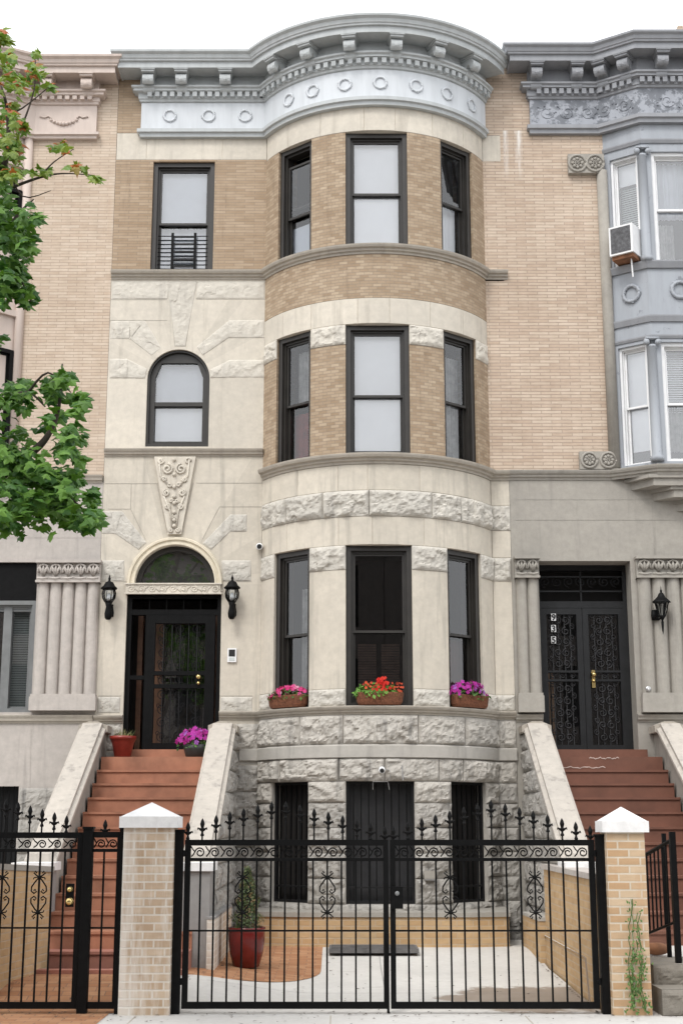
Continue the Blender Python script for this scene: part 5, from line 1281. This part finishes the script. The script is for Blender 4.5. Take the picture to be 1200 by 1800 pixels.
# ================================================================== POTS AND FLOWERS
def flower(b,c,n,r):
    n=Vector(n).normalized(); t=n.cross(Vector((.3,.5,.9))).normalized(); u=n.cross(t); c=Vector(c); idx=[b.vert(c+n*r*.1)]; 
    for k in range(10): a=2*pi*k/10; q=r*(1 if k%2==0 else .72); idx.append(b.vert(c+(t*cos(a)+u*sin(a))*q+n*r*.25*(k%2==0)))
    for k in range(10): b.face([idx[0],idx[1+k],idx[1+(k+1)%10]])
def bouquet(parent,c,rx,ry,rz,nf,nl,fmat,lmat,fr=.034,low=.0,ls=.05):
    f=MB(); l=MB()
    for k in range(nf):
        a=random.uniform(0,2*pi); q=sqrt(random.random()); e=sqrt(max(0,1-q*q)); d=Vector((cos(a)*q,sin(a)*q,e*random.uniform(.8,1.08)))
        flower(f,(c[0]+d.x*rx,c[1]+d.y*ry,c[2]+d.z*rz),(d.x+random.gauss(0,.35),d.y-.5+random.gauss(0,.3),d.z+random.gauss(0,.3)),fr*random.uniform(.75,1.2))
    for k in range(nl):
        a=random.uniform(0,2*pi); q=sqrt(random.random()); d=Vector((cos(a)*q,sin(a)*q,random.uniform(-.1,.9)*sqrt(max(.05,1-q*q))))
        leafquad(l,(c[0]+d.x*rx,c[1]+d.y*ry,c[2]+d.z*rz+low),(d.x+random.gauss(0,.5),d.y-.3+random.gauss(0,.5),.6+random.gauss(0,.4)),ls*random.uniform(.7,1.3),.7)
    l.build('foliage',lmat,parent); return f.build('flowers',fmat,parent)
def flowerbox(px_,th,label,w,group='coir flower boxes on the bay sill'):
    R=BR+.0; x,y=XC+R*sin(th),YC-R*cos(th); z=Zl['w1b']+.012
    r=thing('flower_box',label,'flower box',(x,y,z),group); r.rotation_euler=(0,0,th)
    b=MB(); h=.17; P=[]; n=24
    for zz,k in((0,.88),(.04,.97),(h*.6,1.0),(h-.01,1.03),(h,1.0),(h-.03,.93)):
        P.append([(w/2*k*(abs(cos(2*pi*t/n))**.5)*(1 if cos(2*pi*t/n)>=0 else -1),.11*k*(abs(sin(2*pi*t/n))**.6)*(1 if sin(2*pi*t/n)>=0 else -1),zz) for t in range(n+1)])
    b.grid(P); b.poly([p for p in P[0][:-1]]); b.build('liner','coir',r); b=MB(); b.poly(P[-1][:-1]); b.build('soil','soil',r)
    return r,h
fb,h=flowerbox(0,-radians(41),'coir flower box of bright pink petunias at the left bay window',.66); bouquet(fb,(0,0,h-.03),.36,.15,.16,75,140,'pink_flower','herb_leaf',.034)
fb,h=flowerbox(0,.0,'coir flower box of red geraniums and green leaves below the middle bay window',.64); bouquet(fb,(-.04,0,h-.04),.31,.13,.2,3,330,'orange_flower','lime_leaf',.03,0,.06)
f=MB()
for cx,cz,n in((.03,.33,26),(.09,.25,14),(-.08,.22,0),(.0,.2,6)):
    for k in range(n): d=Vector((random.gauss(0,1),random.gauss(0,1),random.gauss(0,1))).normalized()*.055; flower(f,(cx+d.x,-.08+d.y,cz+d.z),(d.x,d.y-.3,d.z),.026)
f.build('flowers','red_flower',fb)
f=MB()
for k in range(40): flower(f,(random.uniform(-.22,.32),random.uniform(-.12,.05),random.uniform(.18,.30)),(random.gauss(0,.4),-1,random.gauss(.3,.5)),random.uniform(.015,.026))
f.build('flowers','orange_flower',fb)
fb,h=flowerbox(0,radians(41),'coir flower box of purple magenta petunias at the right bay window',.66); bouquet(fb,(0,0,h-.04),.37,.17,.24,115,170,'magenta_flower','herb_leaf',.034)
def potmesh(r,prof,mat,n=24):
    b=MB(); b.smooth=True; b.lathe(prof,(0,0,0),n); return b.build('pot',mat,r)
Yp=-.42; zL=2.642
r=thing('flower_pot','red clay pot with sparse dry grass at the top of the stoop','plant pot',(xat(216,1320,Yp),Yp,zL))
potmesh(r,[(.10,0),(.115,.01),(.155,.2),(.175,.24),(.185,.245),(.185,.29),(.17,.29),(.165,.25),(.02,.25)],'terracotta_red')
b=MB()
for k in range(46):
    a=random.uniform(0,6.28);q=random.uniform(0,.14); x,y=q*cos(a),q*sin(a); hgt=random.uniform(.03,.12); dx_,dy_=random.gauss(0,.05),random.gauss(0,.04)
    i=[b.vert(p) for p in((x-.006,y,.25),(x+.006,y,.25),(x+dx_,y+dy_,.29+hgt))]; b.face(i)
b.build('grass','dry_grass',r)
r=thing('flower_pot','dark pot overflowing with magenta flowers at the top of the stoop','plant pot',(xat(347,1325,Yp-.02),Yp-.02,zL))
potmesh(r,[(.14,0),(.16,.01),(.19,.10),(.195,.17),(.18,.17),(.02,.15)],'dark_pot'); bouquet(r,(-.02,0,.15),.28,.22,.24,150,150,'magenta_flower','herb_leaf',.036,-.03)
Yc=-3.35; cxp=xat(433,1690,Yc); r=thing('potted_conifer','small clipped conifer in a glossy dark red pot beside the stoop','potted tree',(cxp,Yc,yardz(cxp,Yc)+.007))
potmesh(r,[(.13,0),(.15,.01),(.19,.15),(.21,.30),(.212,.38),(.205,.41),(.215,.42),(.215,.44),(.195,.44),(.19,.40),(.02,.40)],'glazed_red',32)
b=MB(); b.tube([(0,0,.38),(0.01,0,.75),(0,0,1.02)],[.02,.014,.004],6); b.build('trunk','bark',r)
b=MB()
for k in range(3200):
    t=random.random()**.8; z=.41+.68*t; R=.20*(1-t)**.75*(1-.25*sin(t*23))*(.9+.1*sin(t*40))+.012; a=random.uniform(0,6.28); q=R*sqrt(random.uniform(.35,1)); leafquad(b,(q*cos(a),q*sin(a),z+random.gauss(0,.01)),(cos(a),sin(a),random.gauss(.2,.6)),random.uniform(.025,.05),.45)
b.build('foliage','conifer',r)
# ================================================================== STREET TREE
TY=-9.6
def tp(x,y,dy=0):
    X,Z=at(x,y,TY+dy); return Vector((X,TY+dy,Z))
tr=thing('maple_tree','green leafy maple branches with a few reddish tips reaching in from the left edge','tree',(-4.15,TY,0))
T0=Vector((-4.15,TY,0)); b=MB(); b.smooth=True
trunk=[T0,T0+Vector((.03,0,.6)),T0+Vector((-.02,.03,2)),T0+Vector((.1,0,3.4)),T0+Vector((.15,.05,5)),T0+Vector((.3,0,6.4)),T0+Vector((.6,0,7.6))]
b.tube(trunk,[.24,.19,.17,.15,.11,.08,.05],10); b.build('trunk','bark',tr,True)
limbs=[]
def limb(pts,r0,r1):
    m=[]; P_=pts
    for i in range(len(P_)-1):
        for k in range(4):
            t=k/4; a=P_[max(0,i-1)];p=P_[i];q=P_[i+1];c=P_[min(len(P_)-1,i+2)]
            m.append(.5*((2*p)+(q-a)*t+(2*a-5*p+4*q-c)*t*t+(3*p-a-3*q+c)*t**3))
    m.append(P_[-1]); n=len(m); limbs.append((m,[r0+(r1-r0)*i/(n-1) for i in range(n)]))
limb([trunk[2]+Vector((0,0,.6)),tp(-150,900,.1),tp(-40,860,.1),tp(50,800,0),tp(85,765,0),tp(104,715,0),tp(110,640,.1)],.06,.006)
limb([tp(50,800,0),tp(90,850,0),tp(130,880,0),tp(165,915,0)],.016,.005); limb([tp(-40,860,.1),tp(0,900,-.2),tp(35,925,-.2)],.02,.006)
limb([tp(-40,860,.1),tp(-20,760,.2),tp(10,705,.2),tp(50,690,.1),tp(80,715,.1)],.025,.006); limb([tp(50,690,.1),tp(85,655,0),tp(125,690,0)],.012,.004)
limb([trunk[3]+Vector((0,0,.4)),tp(-160,640,0),tp(-70,520,0),tp(-10,440,0),tp(30,380,0),tp(60,350,0)],.055,.005); limb([tp(-10,440,0),tp(30,480,0),tp(55,530,0)],.014,.004)
limb([trunk[4],tp(-120,420,.1),tp(-40,330,.1),tp(10,285,0),tp(14,200,0),tp(2,150,0)],.05,.008); limb([tp(14,280,0),tp(28,250,0),tp(60,160,0),tp(62,90,0)],.014,.003)
limb([tp(20,330,0),tp(70,312,0),tp(110,305,0),tp(165,308,0)],.014,.003); limb([tp(70,312,0),tp(95,285,0),tp(130,262,0)],.008,.003); limb([tp(10,285,0),tp(40,345,0),tp(90,335,0)],.010,.003); limb([tp(14,200,0),tp(40,190,0),tp(90,150,0)],.010,.003)
limb([trunk[5],tp(-60,200,0),tp(-10,120,.1),tp(5,60,.1)],.03,.004); limb([trunk[4],tp(-330,200,.6),tp(-260,60,.9)],.05,.02); limb([trunk[3],tp(-560,600,-.6),tp(-700,450,-.9)],.06,.02)
for m,rr in limbs:
    b=MB(); b.smooth=True; b.tube(m,rr,6); b.build('limb','twig',tr,True)
LF=[(0,0),(.16,.08),(.42,.02),(.40,.20),(.56,.40),(.33,.42),(.24,.52),(.22,.70),(0,1.0)]
LF=LF+[(-x,y) for x,y in LF[-2:0:-1]]
def maple(b,c,s,nrm,dr):
    n=Vector(nrm).normalized(); d=Vector(dr); d=(d-n*d.dot(n))
    if d.length<1e-3: d=n.orthogonal()
    d.normalize(); u=d.cross(n); c=Vector(c)
    idx=[b.vert(c+d*s*.35+n*s*.06)]+[b.vert(c+u*x*s+d*y*s-n*s*.35*abs(x)-n*s*.14*y*y) for x,y in LF]; k=len(LF)
    for i in range(k): b.face([idx[0],idx[1+i],idx[1+(i+1)%k]])
def leaves(blobs,mat,s0,s1):
    b=MB()
    for(x,y,rx,ry,n,dy)in blobs:
        # clumps inside the blob
        cl=[(random.gauss(0,.5),random.gauss(0,.5),random.gauss(0,.35)) for _ in range(max(3,n//14))]
        for _ in range(n):
            q=random.choice(cl); X=x+rx*(q[0]+random.gauss(0,.2)); Y=y+ry*(q[1]+random.gauss(0,.2)); dd=dy+q[2]*1.1+random.gauss(0,.12)
            c=tp(X,Y,dd); nr=(random.gauss(0,.45)+.15,random.gauss(0,.5)-.55,.75+random.gauss(0,.3)); maple(b,c,random.uniform(s0,s1),nr,(random.gauss(.25,.7),random.gauss(-.1,.7),-.55))
    return b
g=leaves([(70,860,72,52,290,0),(20,800,60,55,260,0),(20,905,45,28,150,-.1),(120,905,40,26,120,0),(150,915,20,20,50,0),(168,905,14,24,60,0),(150,870,16,18,40,0),(140,700,16,16,40,0),(90,735,30,30,60,.1),(30,690,48,26,130,.1),(105,675,34,26,85,0),(130,715,20,22,40,0),(125,770,24,38,70,0),(-40,780,70,110,420,.1),(118,850,38,30,100,0),
  (5,345,40,40,130,0),(30,430,32,36,150,0),(25,500,34,40,190,0),(10,390,30,30,90,0),(45,520,14,20,40,0),(-40,450,50,90,300,.1),(-110,620,70,120,350,.2),(58,380,18,16,36,0),(-200,300,110,140,400,.3),(-420,350,150,200,500,-.3),(-330,650,120,160,400,.3),(-640,420,140,160,350,-.4),(-250,100,140,90,300,.5)],'maple_leaf',.07,.118)
g.build('crown','maple_leaf',tr,True)
g=leaves([(15,240,38,30,130,0),(55,120,24,22,44,0),(10,115,22,32,80,0),(22,190,26,30,80,0),(5,280,34,24,90,0),(-5,60,16,24,40,0),(40,150,20,20,30,0),(60,95,8,10,7,0),(20,150,16,18,16,0),(90,150,10,8,8,0),(115,262,22,12,26,0),(135,292,24,12,28,0),(165,308,12,12,14,0),(70,300,20,10,16,0),(100,255,12,8,8,0),(40,255,16,12,14,0),(5,60,8,10,6,0),(-40,200,40,80,90,0),(15,300,30,14,40,0)],'maple_leaf_turning',.06,.10)
g.build('turning_leaves','maple_leaf_turning',tr,True)
# ================================================================== HOUSES ACROSS THE STREET (behind the camera: they show in the window glass)
for k,(x0,x1,hh,mat,lab) in enumerate(((-30,-16,11,'brownstone','brick house across the street at the far left, seen only as a reflection'),(-15.98,-7,12.5,'brownstone','brownstone across the street, seen as the left reflection in the glass'),(-6.98,1.5,12,'brownstone','brown house across the street, seen reflected in the middle bay window'),(1.52,10,12.8,'brownstone','dark house across the street, seen as the right reflection in the glass'),(10.02,28,11.5,'brownstone','brick house across the street at the far right, seen only as a reflection'))):
    r=thing('house_across_street',lab,'house',((x0+x1)/2,-30,0)); b=MB(); ops=[]
    n=int((x1-x0)/2.3)
    for fl in range(3):
        for i in range(n): cx=x0+(x1-x0)*(i+.5)/n; ops.append((cx-.5,cx+.5,1.9+3.3*fl,4.1+3.3*fl))
    wallgrid(b,[x0,x1],[0,hh],ops,y=-30); b.poly([(x0,-30,hh),(x1,-30,hh),(x1,-38,hh),(x0,-38,hh)]); b.poly([(x0,-38,0),(x0,-38,hh),(x1,-38,hh),(x1,-38,0)])
    for x in(x0,x1): b.poly([(x,-30,0),(x,-30,hh),(x,-38,hh),(x,-38,0)])
    b.build('wall',mat,r,True)
    for o in ops:
        q=MB(); q.box(o[0],o[1],-30.2,-30.12,o[2],o[3]); q.build('window','charcoal_door',r,True)
    q=MB(); q.box(x0,x1,-30,-29.5,hh-.5,hh+.2); q.build('cornice','stone_neighbour',r,True)
